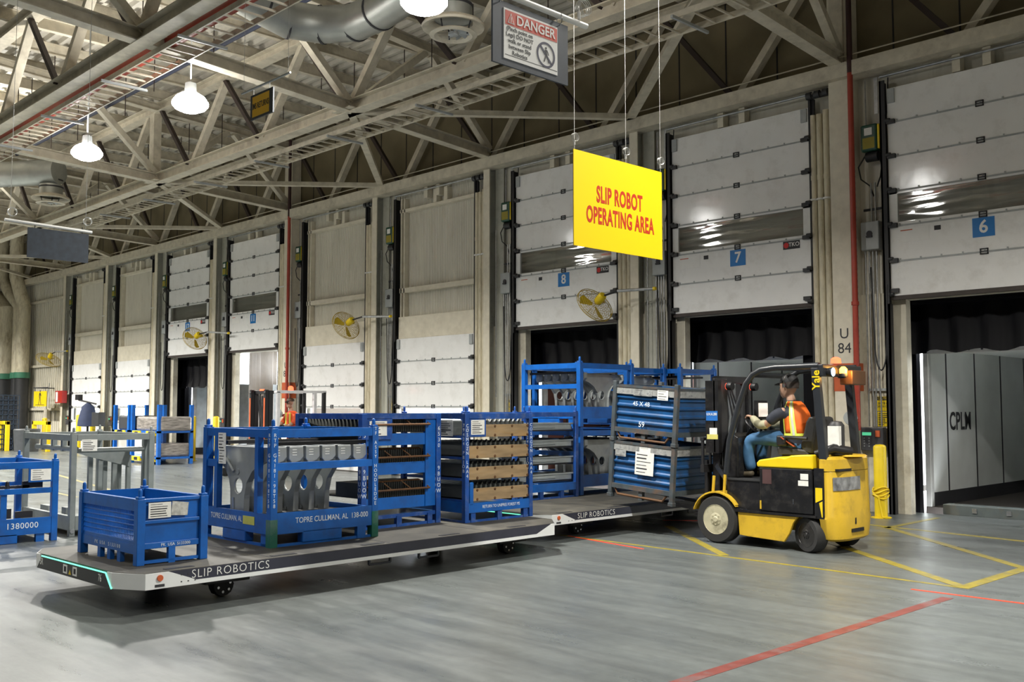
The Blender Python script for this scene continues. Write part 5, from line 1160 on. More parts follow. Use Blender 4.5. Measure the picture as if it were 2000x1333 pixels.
def eyes(M, par):
    q = B()
    for sg in (-1, 1): q.lathe([(0.0, -0.011), (0.009, -0.007), (0.012, 0), (0.009, 0.007), (0, 0.011)], (0.084, sg * 0.032, 0.012), 'x', 10)
    q.xf(M).build('eyes', EYEW, par)
    q = B()
    for sg in (-1, 1): q.lathe([(0.005, 0.0), (0.004, 0.003), (0, 0.004)], (0.0935, sg * 0.032, 0.012), 'x', 8)
    q.xf(M).build('pupils', INK, par)

# ================================================================ counterbalance forklift (local: x forward, y left)
FX, FY = -6.4, 10.95
t = thing('forklift', 'yellow and black electric forklift carrying two blue bins', 'forklift', (FX, FY, 0), PI)
FBLK = mat('forklift_black', (0.012, 0.012, 0.013), 0.28, var=0.3, scale=6, dirt=(0.06, 0.055, 0.05), dirt_amt=0.5, dirt_scale=8)
GUARD = mat('guard_charcoal', (0.022, 0.025, 0.03), 0.35)
TYRE = mat('tyre_rubber', (0.02, 0.02, 0.02), 0.8, bump=0.15); HUB = mat('cream_hub', (0.46, 0.43, 0.30), 0.5, var=0.15, dirt=(0.1, 0.09, 0.06), dirt_amt=0.6, dirt_scale=7)
def wheel(name, x, y, r, w, hubm, par, steer=0.0, hub_r=0.62):
    M = Matrix.Translation((x, y, r)) @ Matrix.Rotation(steer, 4, 'Z'); s = 1 if y > 0 else -1
    q = B(); q.lathe([(r * hub_r, -w / 2), (r * 0.93, -w / 2), (r, -w / 2 + 0.03), (r, w / 2 - 0.03), (r * 0.93, w / 2), (r * hub_r, w / 2)], axis='y', n=40, cap=False)
    wo = q.xf(M).build(name, TYRE, par)
    q = B(); f = w / 2 * s
    q.lathe([(r * (hub_r + 0.01), f * 0.98), (r * hub_r, f * 1.02), (r * (hub_r - 0.05), f * 0.8), (r * 0.4, f * 0.72), (r * 0.28, f * 0.98), (r * 0.13, f * 1.0), (r * 0.1, f * 1.12), (0.0, f * 1.12)], axis='y', n=36)
    q.lathe([(r * hub_r, -w / 2 * s), (0, -w / 2 * s)], axis='y', n=24, cap=False)
    q.xf(M).build('rim', hubm, wo)
    q = B()
    for j in range(5):
        a = 2 * PI * j / 5 + 0.4; q.lathe([(0.018, f * 0.72), (0.018, f * 0.9), (0, f * 0.92)], (r * 0.47 * math.cos(a), 0, r * 0.47 * math.sin(a)), 'y', 8)
    for j in range(8):
        a = 2 * PI * j / 8; q.lathe([(0.009, f * 0.97), (0.009, f * 1.06)], (r * 0.21 * math.cos(a), 0, r * 0.21 * math.sin(a)), 'y', 6)
    q.xf(M).build('wheel_nuts', hubm, wo, kind='stuff')
    q = B()
    for j in range(5):
        a = 2 * PI * j / 5 + 0.05; q.tube([(r * 0.5 * math.cos(a + u), f * 0.78, r * 0.5 * math.sin(a + u)) for u in (-0.16, -0.05, 0.05, 0.16)], 0.009, 6)
    q.xf(M).build('rim_slots', BLACK, wo, kind='stuff')
for s in (1, -1):
    wheel('front_wheel', 0.72, s * 0.43, 0.29, 0.2, HUB, t); wheel('rear_wheel', -0.5, s * 0.40, 0.205, 0.16, FBLK, t, steer=-0.35, hub_r=0.68)
    # lower yellow skirt, with wheel arch cut
    arch = [(-0.34 + 0.27 * math.cos(a) - 0.16, 0.2 + 0.25 * math.sin(a)) for a in [0.0 - 0.35 + i * 0.25 for i in range(6)]]
    q = B(); q.plate([(0.42, 0.40), (0.40, 0.13), (0.3, 0.12), (-0.2, 0.10), (-0.27, 0.2), (-0.32, 0.32), (-0.38, 0.40)], s * 0.46, s * 0.50, 'y'); q.build('side_skirt', YELF, t, bevel=0.008)
    q = B(); q.plate([(0.45, 0.43), (0.45, 0.405), (-0.62, 0.405), (-0.62, 0.43)], s * 0.44, s * 0.515, 'y'); q.build('sill_rail', FBLK, t)
    q = B()
    for i in range(9): q.box(0.43 - i * 0.018, s * 0.5, 0.432, 0.438 - i * 0.018, s * 0.51, 0.445)
    q.build('step_grip', CHROME, t)
    # front fender arch
    pts = [(0.72 + 0.345 * math.cos(a), 0.27 + 0.345 * math.sin(a)) for a in [0.35 + i * 0.2 for i in range(12)]]
    q = B()
    for a, c in zip(pts, pts[1:]): q.add([(a[0], s * 0.30, a[1]), (a[0], s * 0.535, a[1]), (c[0], s * 0.535, c[1]), (c[0], s * 0.30, c[1]), (a[0] , s * 0.30, a[1] + 0.02), (a[0], s * 0.535, a[1] + 0.02), (c[0], s * 0.535, c[1] + 0.02), (c[0], s * 0.30, c[1] + 0.02)], [(0, 1, 2, 3), (7, 6, 5, 4), (1, 5, 6, 2), (0, 3, 7, 4)])
    q.build('front_fender', YELF, t)
    B().bar((0.62, s * 0.49, 0.58), (0.60, s * 0.49, 0.84), 0.03, 0.02).build('yellow_bracket', YELF, t); B().bar((0.78, s * 0.49, 0.62), (0.76, s * 0.49, 0.82), 0.03, 0.02).build('yellow_bracket', YELF, t)
    # battery side panel
    f = B().box(0.12, s * 0.45, 0.44, -0.57, s * 0.485, 0.95).build('battery_door', FBLK, t, bevel=0.01)
    if s > 0:
        B().box(-0.42, 0.485, 0.83, -0.52, 0.487, 0.9).build('white_label', PAPER, f); B().box(-0.39, 0.485, 0.76, -0.52, 0.487, 0.82).build('white_label', PAPER, f); B().box(0.08, 0.485, 0.76, -0.04, 0.487, 0.93).build('data_plate', mat('data_plate', (0.08, 0.04, 0.04), 0.5), f)
        q = B(); q.box(-0.32, 0.485, 0.54, -0.33, 0.49, 0.6); q.build('latch', CHROME, f)
        B().box(0.1, 0.485, 0.46, 0.12, 0.488, 0.56).build('yellow_edge', YELF, f)
    # guard legs
    lg = [(0.60, s * 0.46, 0.86), (0.55, s * 0.46, 1.25), (0.42, s * 0.45, 1.68), (0.31, s * 0.45, 1.95), (0.22, s * 0.445, 2.06), (0.1, s * 0.44, 2.12), (-0.1, s * 0.44, 2.14), (-0.66, s * 0.44, 2.145)]
    B().tube(lg, 0.038, 10).build('guard_leg', GUARD, t)
    q = B(); q.plate([(-0.57, 2.12), (-0.66, 2.12), (-0.75, 1.0), (-0.66, 0.96)], (s * 0.405 if s > 0 else -0.37), (s * 0.475 if s > 0 else -0.30), 'y'); r_ = q.build('rear_guard_post', GUARD, t, bevel=0.006)
    q = B(); q.plate([(-0.60, 0.97), (-0.72, 0.97), (-0.72, 0.40), (-0.60, 0.40)], s * 0.42, s * 0.50, 'y'); q.build('post_base', FBLK, t)
    if s > 0:
        q = B(); q.plate([(-0.615, 0.75), (-0.70, 0.75), (-0.70, 0.62), (-0.615, 0.58)], 0.5, 0.503, 'y'); q.plate([(-0.66, 0.58), (-0.70, 0.6), (-0.70, 0.42), (-0.69, 0.42)], 0.5, 0.503, 'y'); q.build('hazard_tape', YEL, t)
        text('Yale', 0.13, YEL, r_, (-0.64, 0.478, 1.98), (PI / 2, -PI / 2, PI), bold=0.02, sx=1.0, name='lettering')
q = B()
for i in range(7): x = -0.62 + i * 0.12; q.box(x - 0.012, -0.43, 2.12, x + 0.012, 0.43, 2.15)
q.build('roof_bars', GUARD, t); B().box(-0.72, -0.47, 2.02, -0.64, 0.47, 2.16).build('rear_crossbar', GUARD, t, bevel=0.01); B().box(0.18, -0.43, 2.03, 0.26, 0.43, 2.09).build('front_crossbar', GUARD, t)
# seat hood and cowl
q = B(); q.plate([(0.15, 0.955), (0.16, 1.0), (0.12, 1.04), (-0.15, 1.085), (-0.22, 1.075), (-0.3, 1.105), (-0.58, 1.12), (-0.58, 0.955)], -0.475, 0.49, 'y'); q.build('seat_hood', YEL, t, bevel=0.015)
B().box(0.12, -0.44, 0.42, -0.6, 0.44, 0.95).build('battery_body', FBLK, t)
B().box(0.95, -0.42, 0.3, 0.12, 0.42, 0.42).build('floor_frame', FBLK, t); B().box(0.60, -0.45, 0.42, 0.12, 0.46, 0.78).build('step_box', FBLK, t, bevel=0.01); B().box(0.62, -0.46, 0.78, 0.1, 0.47, 0.80).build('floor_plate', DGREY, t)
q = B(); q.plate([(0.5, 0.8), (0.72, 0.8), (0.7, 1.2), (0.6, 1.36), (0.5, 1.3)], -0.4, 0.36, 'y'); q.build('dash_cowl', FBLK, t, bevel=0.02)
q = B(); q.tube([(0.6, 0.08, 1.2), (0.42, 0.1, 1.42)], 0.04, 12); q.build('steering_column', FBLK, t)
q = B(); M_ = Matrix.Translation((0.40, 0.1, 1.44)) @ Matrix.Rotation(-0.75, 4, 'Y'); q.tube([(0.15 * math.cos(a), 0.15 * math.sin(a), 0) for a in [i * 2 * PI / 28 for i in range(28)]], 0.014, 8, closed=True)
for j in range(3): a = 2 * PI * j / 3; q.tube([(0, 0, 0), (0.15 * math.cos(a), 0.15 * math.sin(a), 0)], 0.01, 6)
q.xf(M_).build('steering_wheel', BLACK, t)
# seat
q = B(); q.plate([(0.02, 1.1), (0.04, 1.17), (-0.0, 1.2), (-0.36, 1.17), (-0.42, 1.1)], -0.22, 0.24, 'y'); q.build('seat_cushion', DGREY, t, bevel=0.025)
q = B(); q.plate([(-0.33, 1.14), (-0.28, 1.2), (-0.36, 1.5), (-0.4, 1.56), (-0.48, 1.55), (-0.5, 1.45), (-0.45, 1.12)], -0.22, 0.24, 'y'); q.build('seat_back', DGREY, t, bevel=0.03)
B().tube([(-0.4, 0.28, 1.3), (-0.12, 0.28, 1.31), (-0.1, 0.28, 1.24)], 0.02, 8).build('armrest', BLACK, t)
B().box(-0.42, -0.2, 1.05, -0.02, 0.2, 1.11).build('seat_base', BLACK, t)
# counterweight: rounded rear
def cwo(x_end, half):
    pts = [(-0.66, half), (-0.72, half)]
    for i in range(1, 8): a = i * PI / 16; pts.append((-0.72 + (x_end + 0.72) * math.sin(a), half * (0.35 + 0.65 * math.cos(a))))
    pts.append((x_end, half * 0.2))
    return pts + [(x, -y) for x, y in reversed(pts)]
def loft(levels):
    q = B(); n = None
    for z, o in levels:
        if n is None: n = len(o)
    vs = [(x, y, z) for z, o in levels for x, y in o]
    q.add(vs, [(i * n + k, i * n + (k + 1) % n, (i + 1) * n + (k + 1) % n, (i + 1) * n + k) for i in range(len(levels) - 1) for k in range(n)], True)
    q.add(vs[:n], [tuple(range(n))]); q.add(vs[-n:], [tuple(range(n))]); return q
cw_ = loft([(0.14, cwo(-0.83, 0.36)), (0.17, cwo(-0.865, 0.44)), (0.40, cwo(-0.875, 0.50)), (0.43, cwo(-0.865, 0.485)), (0.92, cwo(-0.85, 0.485)), (0.935, cwo(-0.845, 0.48))]).build('counterweight', YELF, t)
loft([(0.94, cwo(-0.85, 0.49)), (1.07, cwo(-0.84, 0.48)), (1.1, cwo(-0.81, 0.44)), (1.105, cwo(-0.77, 0.3))]).build('rear_cover', YELF, t)
q = B(); q.box(-0.78, 0.1, 0.94, -0.856, 0.40, 0.965); q.build('vent_slot', BLACK, t)
q = B(); q.box(-0.882, -0.12, 0.24, -0.83, 0.16, 0.28); q.box(-0.878, 0.05, 0.33, -0.85, 0.08, 0.40); q.build('tow_slot', BLACK, t)
# rear decal follows the rounded corner
v = []; 
for z in (0.72, 0.87):
    o = cwo(-0.855 if z > 0.8 else -0.86, 0.487)
    for x, y in o[4:11]: v.append((x - 0.004, y + 0.006, z))
q = B(); q.add(v, [(i, i + 1, 7 + i + 1, 7 + i) for i in range(6)], True); q.build('rear_decal', mat('silver_decal', (0.3, 0.31, 0.33), 0.3, metal=0.4, var=0.5, scale=12), t)
q = B(); q.lathe([(0.22, 1.1), (0.2, 1.12), (0, 1.125)], (-0.76, 0, 0), 'z', 20); q.build('rear_cap', YELF, t)
# mast, carriage, forks
for s in (1, -1):
    q = B(); q.box(0.76, s * 0.34 - 0.03, 0.12, 0.86, s * 0.34 + 0.03, 2.05); q.build('mast_rail', FBLK, t); q = B(); q.box(0.84, s * 0.27 - 0.025, 0.2, 0.91, s * 0.27 + 0.025, 2.0); q.build('inner_mast_rail', BLACK, t)
    q = B(); q.tube([(0.78, s * 0.2, 0.3), (0.78, s * 0.2, 1.95)], 0.035, 10); q.build('lift_cylinder', DGREY, t); q = B(); q.tube([(0.88, s * 0.12, 0.5), (0.88, s * 0.12, 1.9)], 0.012, 6); q.build('lift_chain', GALV, t)
    q = B(); q.bar((0.6, s * 0.38, 0.72), (0.8, s * 0.36, 0.95), 0.06, 0.06); q.build('tilt_cylinder', CHROME, t)
    q = B(); q.plate([(0.97, 1.0), (1.01, 1.0), (1.015, 0.385), (2.3, 0.475), (2.3, 0.462), (1.01, 0.34), (0.97, 0.355)], s * 0.28 - 0.05, s * 0.28 + 0.05, 'y'); q.build('fork', BLACK, t)
B().box(0.77, -0.36, 1.97, 0.84, 0.36, 2.06).build('mast_crossbar', FBLK, t); B().box(0.92, -0.48, 0.42, 0.97, 0.48, 0.52).build('carriage_bar', BLACK, t); B().box(0.92, -0.48, 0.85, 0.97, 0.48, 0.95).build('carriage_bar', BLACK, t)
q = B()
for y in (-0.46, -0.3, -0.15, 0, 0.15, 0.3, 0.46): q.box(0.93, y - 0.012, 0.95, 0.96, y + 0.012, 1.25)
q.box(0.92, -0.48, 1.25, 0.97, 0.48, 1.29); q.build('load_backrest', BLACK, t)
B().box(0.74, 0.2, 1.1, 0.78, 0.47, 2.03).build('side_screen', mat('smoked_screen', (0.03, 0.03, 0.033), 0.2), t, bevel=0.01)
f = B().box(0.71, 0.471, 1.5, 0.88, 0.474, 1.62).build('blue_sticker', mat('sticker_blue', (0.02, 0.15, 0.5), 0.4), t); text('U.H.A.200', 0.045, WHITE, f, (0.795, 0.4755, 1.58), (PI / 2, 0, PI), bold=0.015, sx=0.8)
B().box(0.72, 0.471, 1.33, 0.83, 0.474, 1.41).build('white_label', PAPER, t); B().box(0.71, 0.471, 1.27, 0.87, 0.474, 1.33).build('yellow_label', mat('label_yellow', (0.6, 0.55, 0.15), 0.5), t); B().box(0.70, 0.4, 1.1, 0.89, 0.47, 2.0).build('mast_cover', FBLK, t)
q = B()
for i in range(4): q.tube([(0.78 + 0.01 * i, 0.05 * i - 0.05, 0.5), (0.83, 0.05 * i, 1.0), (0.75 + 0.02 * i, 0.06 * i - 0.1, 1.55), (0.82, 0.04 * i, 1.9)], 0.011, 6)
q.build('hydraulic_hoses', BLACK, t)
for y in (0.3, -0.25): q = B(); q.lathe([(0.05, 0), (0.055, 0.05), (0.04, 0.08)], (0.6, y, 1.93), 'x', 14); hl = q.build('work_lamp', BLACK, t); B().lathe([(0.042, 0.081), (0, 0.083)], (0.6, y, 1.93), 'x', 14).build('red_lens', LEDR, hl)
B().box(0.35, -0.1, 1.55, 0.37, 0.08, 1.72).build('terminal_screen', mat('screen_glow', (0.6, 0.6, 0.6), 0.3, em=(1, 0.85, 0.7), em_s=0.8), t); B().box(0.37, -0.12, 1.52, 0.42, 0.1, 1.75).build('terminal_case', BLACK, t); B().tube([(0.4, -0.02, 1.3), (0.4, -0.02, 1.53)], 0.015, 6).build('terminal_arm', BLACK, t)
# rear lights: blue spot, amber beacon, red lamp, electronics box
AMB = mat('amber_light', (0.9, 0.45, 0.05), 0.3, em=(1, 0.42, 0.04), em_s=9); BLUL = mat('blue_light', (0.2, 0.5, 1.0), 0.3, em=(0.25, 0.55, 1.0), em_s=9)
q = B(); q.lathe([(0.045, 0), (0.055, -0.06), (0.05, -0.07)], (-0.72, 0.36, 2.07), 'x', 14); h_ = q.build('blue_spot', BLACK, t); B().lathe([(0.05, -0.071), (0.02, -0.085), (0, -0.087)], (-0.72, 0.36, 2.07), 'x', 14).build('blue_lens', BLUL, h_)
q = B(); q.lathe([(0.05, 0), (0.05, 0.03), (0.045, 0.04)], (-0.78, 0.1, 2.02), 'z', 14); h_ = q.build('beacon', BLACK, t); B().lathe([(0.042, 0.04), (0.045, 0.09), (0.02, 0.12), (0, 0.122)], (-0.78, 0.1, 2.02), 'z', 14).build('amber_lens', AMB, h_)
q = B(); q.lathe([(0.06, 0), (0.055, 0.05), (0.03, 0.07), (0, 0.075)], (-0.7, 0.12, 2.18), 'z', 14); q.build('red_lamp', LEDR, t)
B().box(-0.68, -0.34, 1.93, -0.84, 0.0, 2.1).build('rear_box', mat('brown_box', (0.10, 0.045, 0.02), 0.4), t, bevel=0.012)
for a, c in (((-0.8, 0.1, 2.02), (-0.72, 0.1, 2.02)),): B().bar(a, c, 0.04, 0.03).build('lamp_bracket', BLACK, t)
q = B(); q.lathe([(0.09, 0), (0.09, 0.34), (0.06, 0.38), (0, 0.39)], (-0.72, 0.18, 1.12), 'z', 16); ex = q.build('gas_canister', DGREY, t); B().box(-0.80, 0.2, 1.18, -0.66, 0.275, 1.45).build('white_notice', PAPER, t)
q = B(); q.tube([(-0.55, 0.35, 1.12), (-0.75, 0.3, 1.2), (-0.85, 0.1, 1.16)], 0.05, 10); q.build('rear_grab', BLACK, t)
lt = bpy.data.lights.new('beacon_light', 'POINT'); lt.energy = 6; lt.color = (1, 0.5, 0.1); lt.shadow_soft_size = 0.05; lo = bpy.data.objects.new('beacon_light', lt); COL.objects.link(lo); lo.location = (-0.86, 0.1, 2.08); lo.parent = t

# ---- forklift driver
p = thing('person', 'seated driver in an orange vest and black cap on the yellow forklift', 'person', (FX, FY, 0), PI)
hd, HM = head((-0.04, 0.06, 1.915), yaw=-0.1, pitch=-0.05, s=1.12)
neck = chain([(-0.09, 0.05, 1.64), (-0.07, 0.055, 1.74), (-0.06, 0.06, 1.84)], [0.08, 0.06, 0.055])
tor = rings([(-0.15, 0.04, 1.2, 0.13, 0.17), (-0.14, 0.04, 1.32, 0.125, 0.165), (-0.12, 0.04, 1.47, 0.125, 0.18), (-0.1, 0.045, 1.6, 0.11, 0.19), (-0.07, 0.05, 1.68, 0.07, 0.12), (-0.06, 0.05, 1.7, 0.04, 0.06)], 18)
armL = chain([(-0.09, 0.2, 1.63), (0.0, 0.27, 1.58), (0.12, 0.3, 1.46), (0.25, 0.27, 1.44), (0.36, 0.2, 1.52), (0.42, 0.17, 1.55)], [0.06, 0.06, 0.05, 0.047, 0.036, 0.03])
armR = chain([(-0.09, -0.11, 1.63), (0.0, -0.17, 1.57), (0.14, -0.18, 1.46), (0.27, -0.1, 1.45), (0.33, -0.05, 1.46)], [0.06, 0.058, 0.05, 0.042, 0.03])
hL = hand((0.41, 0.175, 1.55), (1, -0.1, 0.2), (0.2, 0, 1), (0, -1, 0.2), 0.8); hR = hand((0.33, -0.05, 1.46), (0.9, 0.3, 0.1), (0.1, 0, 1), (0, 1, 0.2), 0.9)
legL = chain([(-0.14, 0.14, 1.26), (0.12, 0.17, 1.3), (0.42, 0.19, 1.27), (0.45, 0.19, 1.08), (0.40, 0.19, 0.9)], [0.1, 0.09, 0.068, 0.058, 0.045]); legR = chain([(-0.14, -0.06, 1.26), (0.15, -0.1, 1.29), (0.42, -0.12, 1.26), (0.46, -0.12, 1.05), (0.42, -0.12, 0.9)], [0.1, 0.09, 0.068, 0.055, 0.045])
fuse(merge(hd, neck, tor, armL, armR, hL, hR, legL, legR), 'body', SKIN, p)
eyes(HM, p); cap(HM, p, CAPM)
q = rings([(-0.05, 0, -0.02, 0.06, 0.082), (-0.045, 0, 0.02, 0.075, 0.084), (-0.035, 0, 0.05, 0.085, 0.086)], 18); q.xf(HM).build('hair', HAIR, p)
q = B(); q.tube([(-0.01, 0.088, 0.03), (-0.015, 0.092, -0.01)], [0.022, 0.02], 8); q.tube([(-0.01, -0.088, 0.03), (-0.015, -0.092, -0.01)], [0.022, 0.02], 8); q.tube([(-0.01, 0.09 * math.cos(a), 0.02 + 0.125 * math.sin(a)) for a in [i * PI / 12 for i in range(13)]], 0.006, 6); q.xf(HM).build('ear_muffs', CHROME, p)
sh = merge(rings([(-0.13, 0.04, 1.2, 0.175, 0.195), (-0.12, 0.04, 1.32, 0.18, 0.195), (-0.11, 0.04, 1.47, 0.175, 0.205), (-0.11, 0.045, 1.6, 0.145, 0.21), (-0.1, 0.048, 1.69, 0.11, 0.16), (-0.085, 0.05, 1.75, 0.07, 0.08)], 20), chain([(-0.09, 0.18, 1.62), (0.0, 0.265, 1.58), (0.11, 0.3, 1.475)], [0.085, 0.082, 0.07]), chain([(-0.09, -0.1, 1.62), (0.0, -0.17, 1.57), (0.13, -0.185, 1.475)], [0.085, 0.08, 0.068]))
fuse(sh, 'shirt', NAVY, p, 0.012)
merge(chain([(0.1, 0.3, 1.465), (0.25, 0.272, 1.45), (0.36, 0.2, 1.52), (0.405, 0.178, 1.545)], [0.062, 0.06, 0.048, 0.04]), chain([(0.12, -0.185, 1.465), (0.26, -0.1, 1.45), (0.31, -0.06, 1.46)], [0.056, 0.05, 0.04])).build('sleeves', SLEEVE, p)
fuse(merge(chain([(-0.16, 0.12, 1.24), (0.12, 0.17, 1.3), (0.43, 0.19, 1.275), (0.46, 0.19, 1.08), (0.41, 0.19, 0.88)], [0.125, 0.108, 0.085, 0.075, 0.07]), chain([(-0.16, -0.05, 1.24), (0.15, -0.1, 1.29), (0.43, -0.12, 1.265), (0.47, -0.12, 1.05), (0.43, -0.12, 0.88)], [0.125, 0.105, 0.085, 0.072, 0.068]), rings([(-0.15, 0.035, 1.14, 0.15, 0.19), (-0.15, 0.04, 1.24, 0.15, 0.19)], 16)), 'jeans', JEANS, p, 0.012)
for y in (0.19, -0.12): chain([(0.38, y, 0.855), (0.46, y, 0.845), (0.58, y, 0.835)], [(0.05, 0.045), (0.052, 0.042), (0.045, 0.035)]).build('boot', BOOT, p)
vr = [(-0.13, 0.04, 1.33, 0.195, 0.208), (-0.122, 0.04, 1.42, 0.192, 0.21), (-0.115, 0.04, 1.51, 0.182, 0.212), (-0.115, 0.045, 1.6, 0.16, 0.2), (-0.105, 0.048, 1.69, 0.122, 0.158), (-0.095, 0.05, 1.74, 0.09, 0.105)]
# vest: open front, so only the back and side sectors of each ring
def sector(rs, a0, a1, off=0.0, n=14):
    q = B(); vs = []
    for cx, cy, cz, rx, ry in rs:
        for k in range(n + 1):
            a = a0 + (a1 - a0) * k / n; vs.append((cx + (rx + off) * math.cos(a), cy + (ry + off) * math.sin(a), cz))
    m = n + 1; q.add(vs, [(i * m + k, i * m + k + 1, (i + 1) * m + k + 1, (i + 1) * m + k) for i in range(len(rs) - 1) for k in range(n)], True); return q
ve = sector(vr, 1.35, 2 * PI - 1.35, n=26).build('vest', VEST, p); ve.modifiers.new('solid', 'SOLIDIFY').thickness = 0.008
for a in (1.95, 2 * PI - 1.95):
    sector(vr, a - 0.17, a + 0.17, 0.005, 4).build('reflective_band', LIME, ve); sector(vr, a - 0.07, a + 0.07, 0.008, 2).build('silver_stripe', SILV, ve)
sector([(c[0], c[1], z, c[3], c[4]) for c, z in ((vr[0], 1.325), (vr[0], 1.355))], 1.3, 2 * PI - 1.3, 0.005, 24).build('reflective_band', LIME, ve)
sector(vr, 1.33, 1.42, 0.004, 2).build('reflective_edge', LIME, ve)
B().box(-0.12, 0.21, 1.2, 0.02, 0.27, 1.33).build('belt_pouch', BLACK, p, bevel=0.02); B().bar((-0.05, 0.26, 1.31), (-0.22, 0.25, 1.2), 0.05, 0.01).build('seat_belt', ORANGE, p)

# ================================================================ reach truck far behind the racks, driver facing the camera
RTX, RTY = -21.9, 13.3
a = -PI / 2
t = thing('reach_truck', 'dark forklift with red lights far behind the rod rack', 'forklift', (RTX, RTY, 0), a)
WM = mat('white_guard_and_gleam', (0.7, 0.7, 0.72), 0.3)
# local x forward (out of the dock, toward the camera's left)
for s in (1, -1):
    y = s * 0.34
    q = B(); q.box(0.5, y - 0.06, 0.1, 0.62, y + 0.06, 2.08); q.build('mast_rail', BLACK, t); q = B(); q.box(0.63, y - 0.04, 0.1, 0.72, y + 0.04, 2.1); q.build('inner_mast_rail', BLACK, t); B().box(0.5, y + 0.06, 0.2, 0.52, y + 0.066, 2.0).build('painted_gleam', WM, t)  # the white strip paints a gleam along the mast rail
    q = B(); q.lathe([(0.07, -0.03), (0.07, 0.03)], (0.66, y, 2.02), 'y', 14); q.build('mast_sheave', BLACK, t); B().box(0.724, y - 0.03, 0.9, 0.728, y + 0.03, 1.9).build('red_strip', ORANGE, t)
    q = B(); q.box(0.4, s * 0.45 - 0.06, 0.05, 1.4, s * 0.45 + 0.06, 0.2); q.build('outrigger', BLACK, t); q = B(); q.lathe([(0.1, -0.05), (0.1, 0.05)], (1.3, s * 0.45, 0.1), 'y', 16); q.build('load_wheel', RUBBER, t)
    q = B(); q.lathe([(0.2, -0.06), (0.2, 0.06)], (-0.7, s * 0.38, 0.2), 'y', 20); q.build('drive_wheel', RUBBER, t)
B().box(0.52, -0.36, 2.0, 0.62, 0.36, 2.08).build('mast_crossbar', BLACK, t); B().box(0.56, -0.1, 2.08, 0.6, 0.05, 2.12).build('red_lamp', LEDR, t)
q = B()
for i in range(4): q.tube([(0.6, -0.15 + i * 0.09, 0.5), (0.55, -0.12 + i * 0.09, 1.2), (0.6, -0.16 + i * 0.1, 1.95)], 0.02, 6)
q.build('hydraulic_hoses', BLACK, t); q = B(); q.tube([(0.56, 0.0, 0.6), (0.56, 0.0, 1.7)], 0.04, 8); q.build('lift_cylinder', CHROME, t)
B().box(0.72, -0.4, 0.3, 0.76, 0.4, 0.9).build('carriage', BLACK, t)
B().box(-0.95, -0.5, 0.1, 0.4, 0.5, 0.85).build('truck_body', FBLK, t, bevel=0.03); B().box(0.25, -0.5, 0.85, 0.42, 0.5, 1.25).build('dash_cowl', FBLK, t, bevel=0.02)
for x, y, m_, nm in ((0.42, 0.46, WM, 'guard_post'), (-0.62, 0.47, WM, 'guard_post'), (0.42, -0.46, BLACK, 'guard_post'), (-0.9, 0.46, BLACK, 'guard_post'), (-0.9, -0.46, BLACK, 'guard_post')): B().box(x - 0.04, y - 0.04, 0.85, x + 0.04, y + 0.04, 2.05).build(nm, m_, t)
q = B(); q.box(-0.95, -0.5, 2.03, 0.48, -0.44, 2.09); q.box(-0.95, 0.44, 2.03, 0.48, 0.5, 2.09)
for i in range(8): x = -0.93 + i * 0.19; q.box(x, -0.45, 2.04, x + 0.03, 0.45, 2.07)
q.build('overhead_guard', WM, t)
q = B(); q.lathe([(0.07, 0), (0.065, 0.08), (0.03, 0.11), (0, 0.115)], (-0.0, 0.35, 2.09), 'z', 14); q.build('red_beacon', LEDR, t)
q = B(); q.lathe([(0.09, 0), (0.07, 0.06)], (0.3, 0.5, 0.95), 'y', 16); hl = q.build('head_lamp', BLACK, t); B().lathe([(0.075, 0.061), (0, 0.066)], (0.3, 0.5, 0.95), 'y', 16).build('lamp_lens', mat('warm_lens', (1, 0.8, 0.5), 0.3, em=(1, 0.7, 0.35), em_s=14), hl)
B().box(-0.7, -0.28, 0.85, -0.15, 0.28, 0.96).build('seat', DGREY, t, bevel=0.03)
ax = Vector((math.cos(a), math.sin(a), 0)); 
p = thing('person', 'driver in orange high-visibility clothes and cap on the far dark forklift', 'person', (RTX + 0.24, RTY + 0.26, 0), PI)
# he sits facing the camera side (local +y)
hd, HM = head((0.17, 0.1, 1.78), yaw=PI / 2 + 0.2, s=1.0)
tor = rings([(0.14, 0.02, 0.98, 0.18, 0.13), (0.15, 0.02, 1.15, 0.175, 0.13), (0.15, 0.03, 1.35, 0.2, 0.13), (0.16, 0.04, 1.5, 0.21, 0.11), (0.16, 0.05, 1.57, 0.12, 0.08)], 18)
neck = chain([(0.16, 0.05, 1.52), (0.165, 0.07, 1.62), (0.17, 0.08, 1.72)], [0.07, 0.055, 0.05])
ar = [chain([(0.16 + s * 0.18, 0.05, 1.5), (0.16 + s * 0.25, 0.1, 1.35), (0.16 + s * 0.22, 0.25, 1.22), (0.16 + s * 0.08, 0.38, 1.2)], [0.06, 0.055, 0.045, 0.032]) for s in (1, -1)]
hs = [hand((0.16 + s * 0.08, 0.38, 1.2), (-s * 0.3, 0.9, 0.1), (0, 0.1, 1), (-s, 0, 0), 0.8) for s in (1, -1)]
lg = [chain([(0.14 + s * 0.1, 0.0, 1.02), (0.14 + s * 0.13, 0.3, 1.02), (0.14 + s * 0.13, 0.36, 0.6)], [0.09, 0.075, 0.05]) for s in (1, -1)]
fuse(merge(hd, neck, tor, *ar, *hs, *lg), 'body', SKIN, p); eyes(HM, p); cap(HM, p, mat('brown_cap', (0.06, 0.045, 0.03), 0.7))
HV = mat('hi_vis_orange', (0.80, 0.10, 0.02), 0.6, var=0.1)
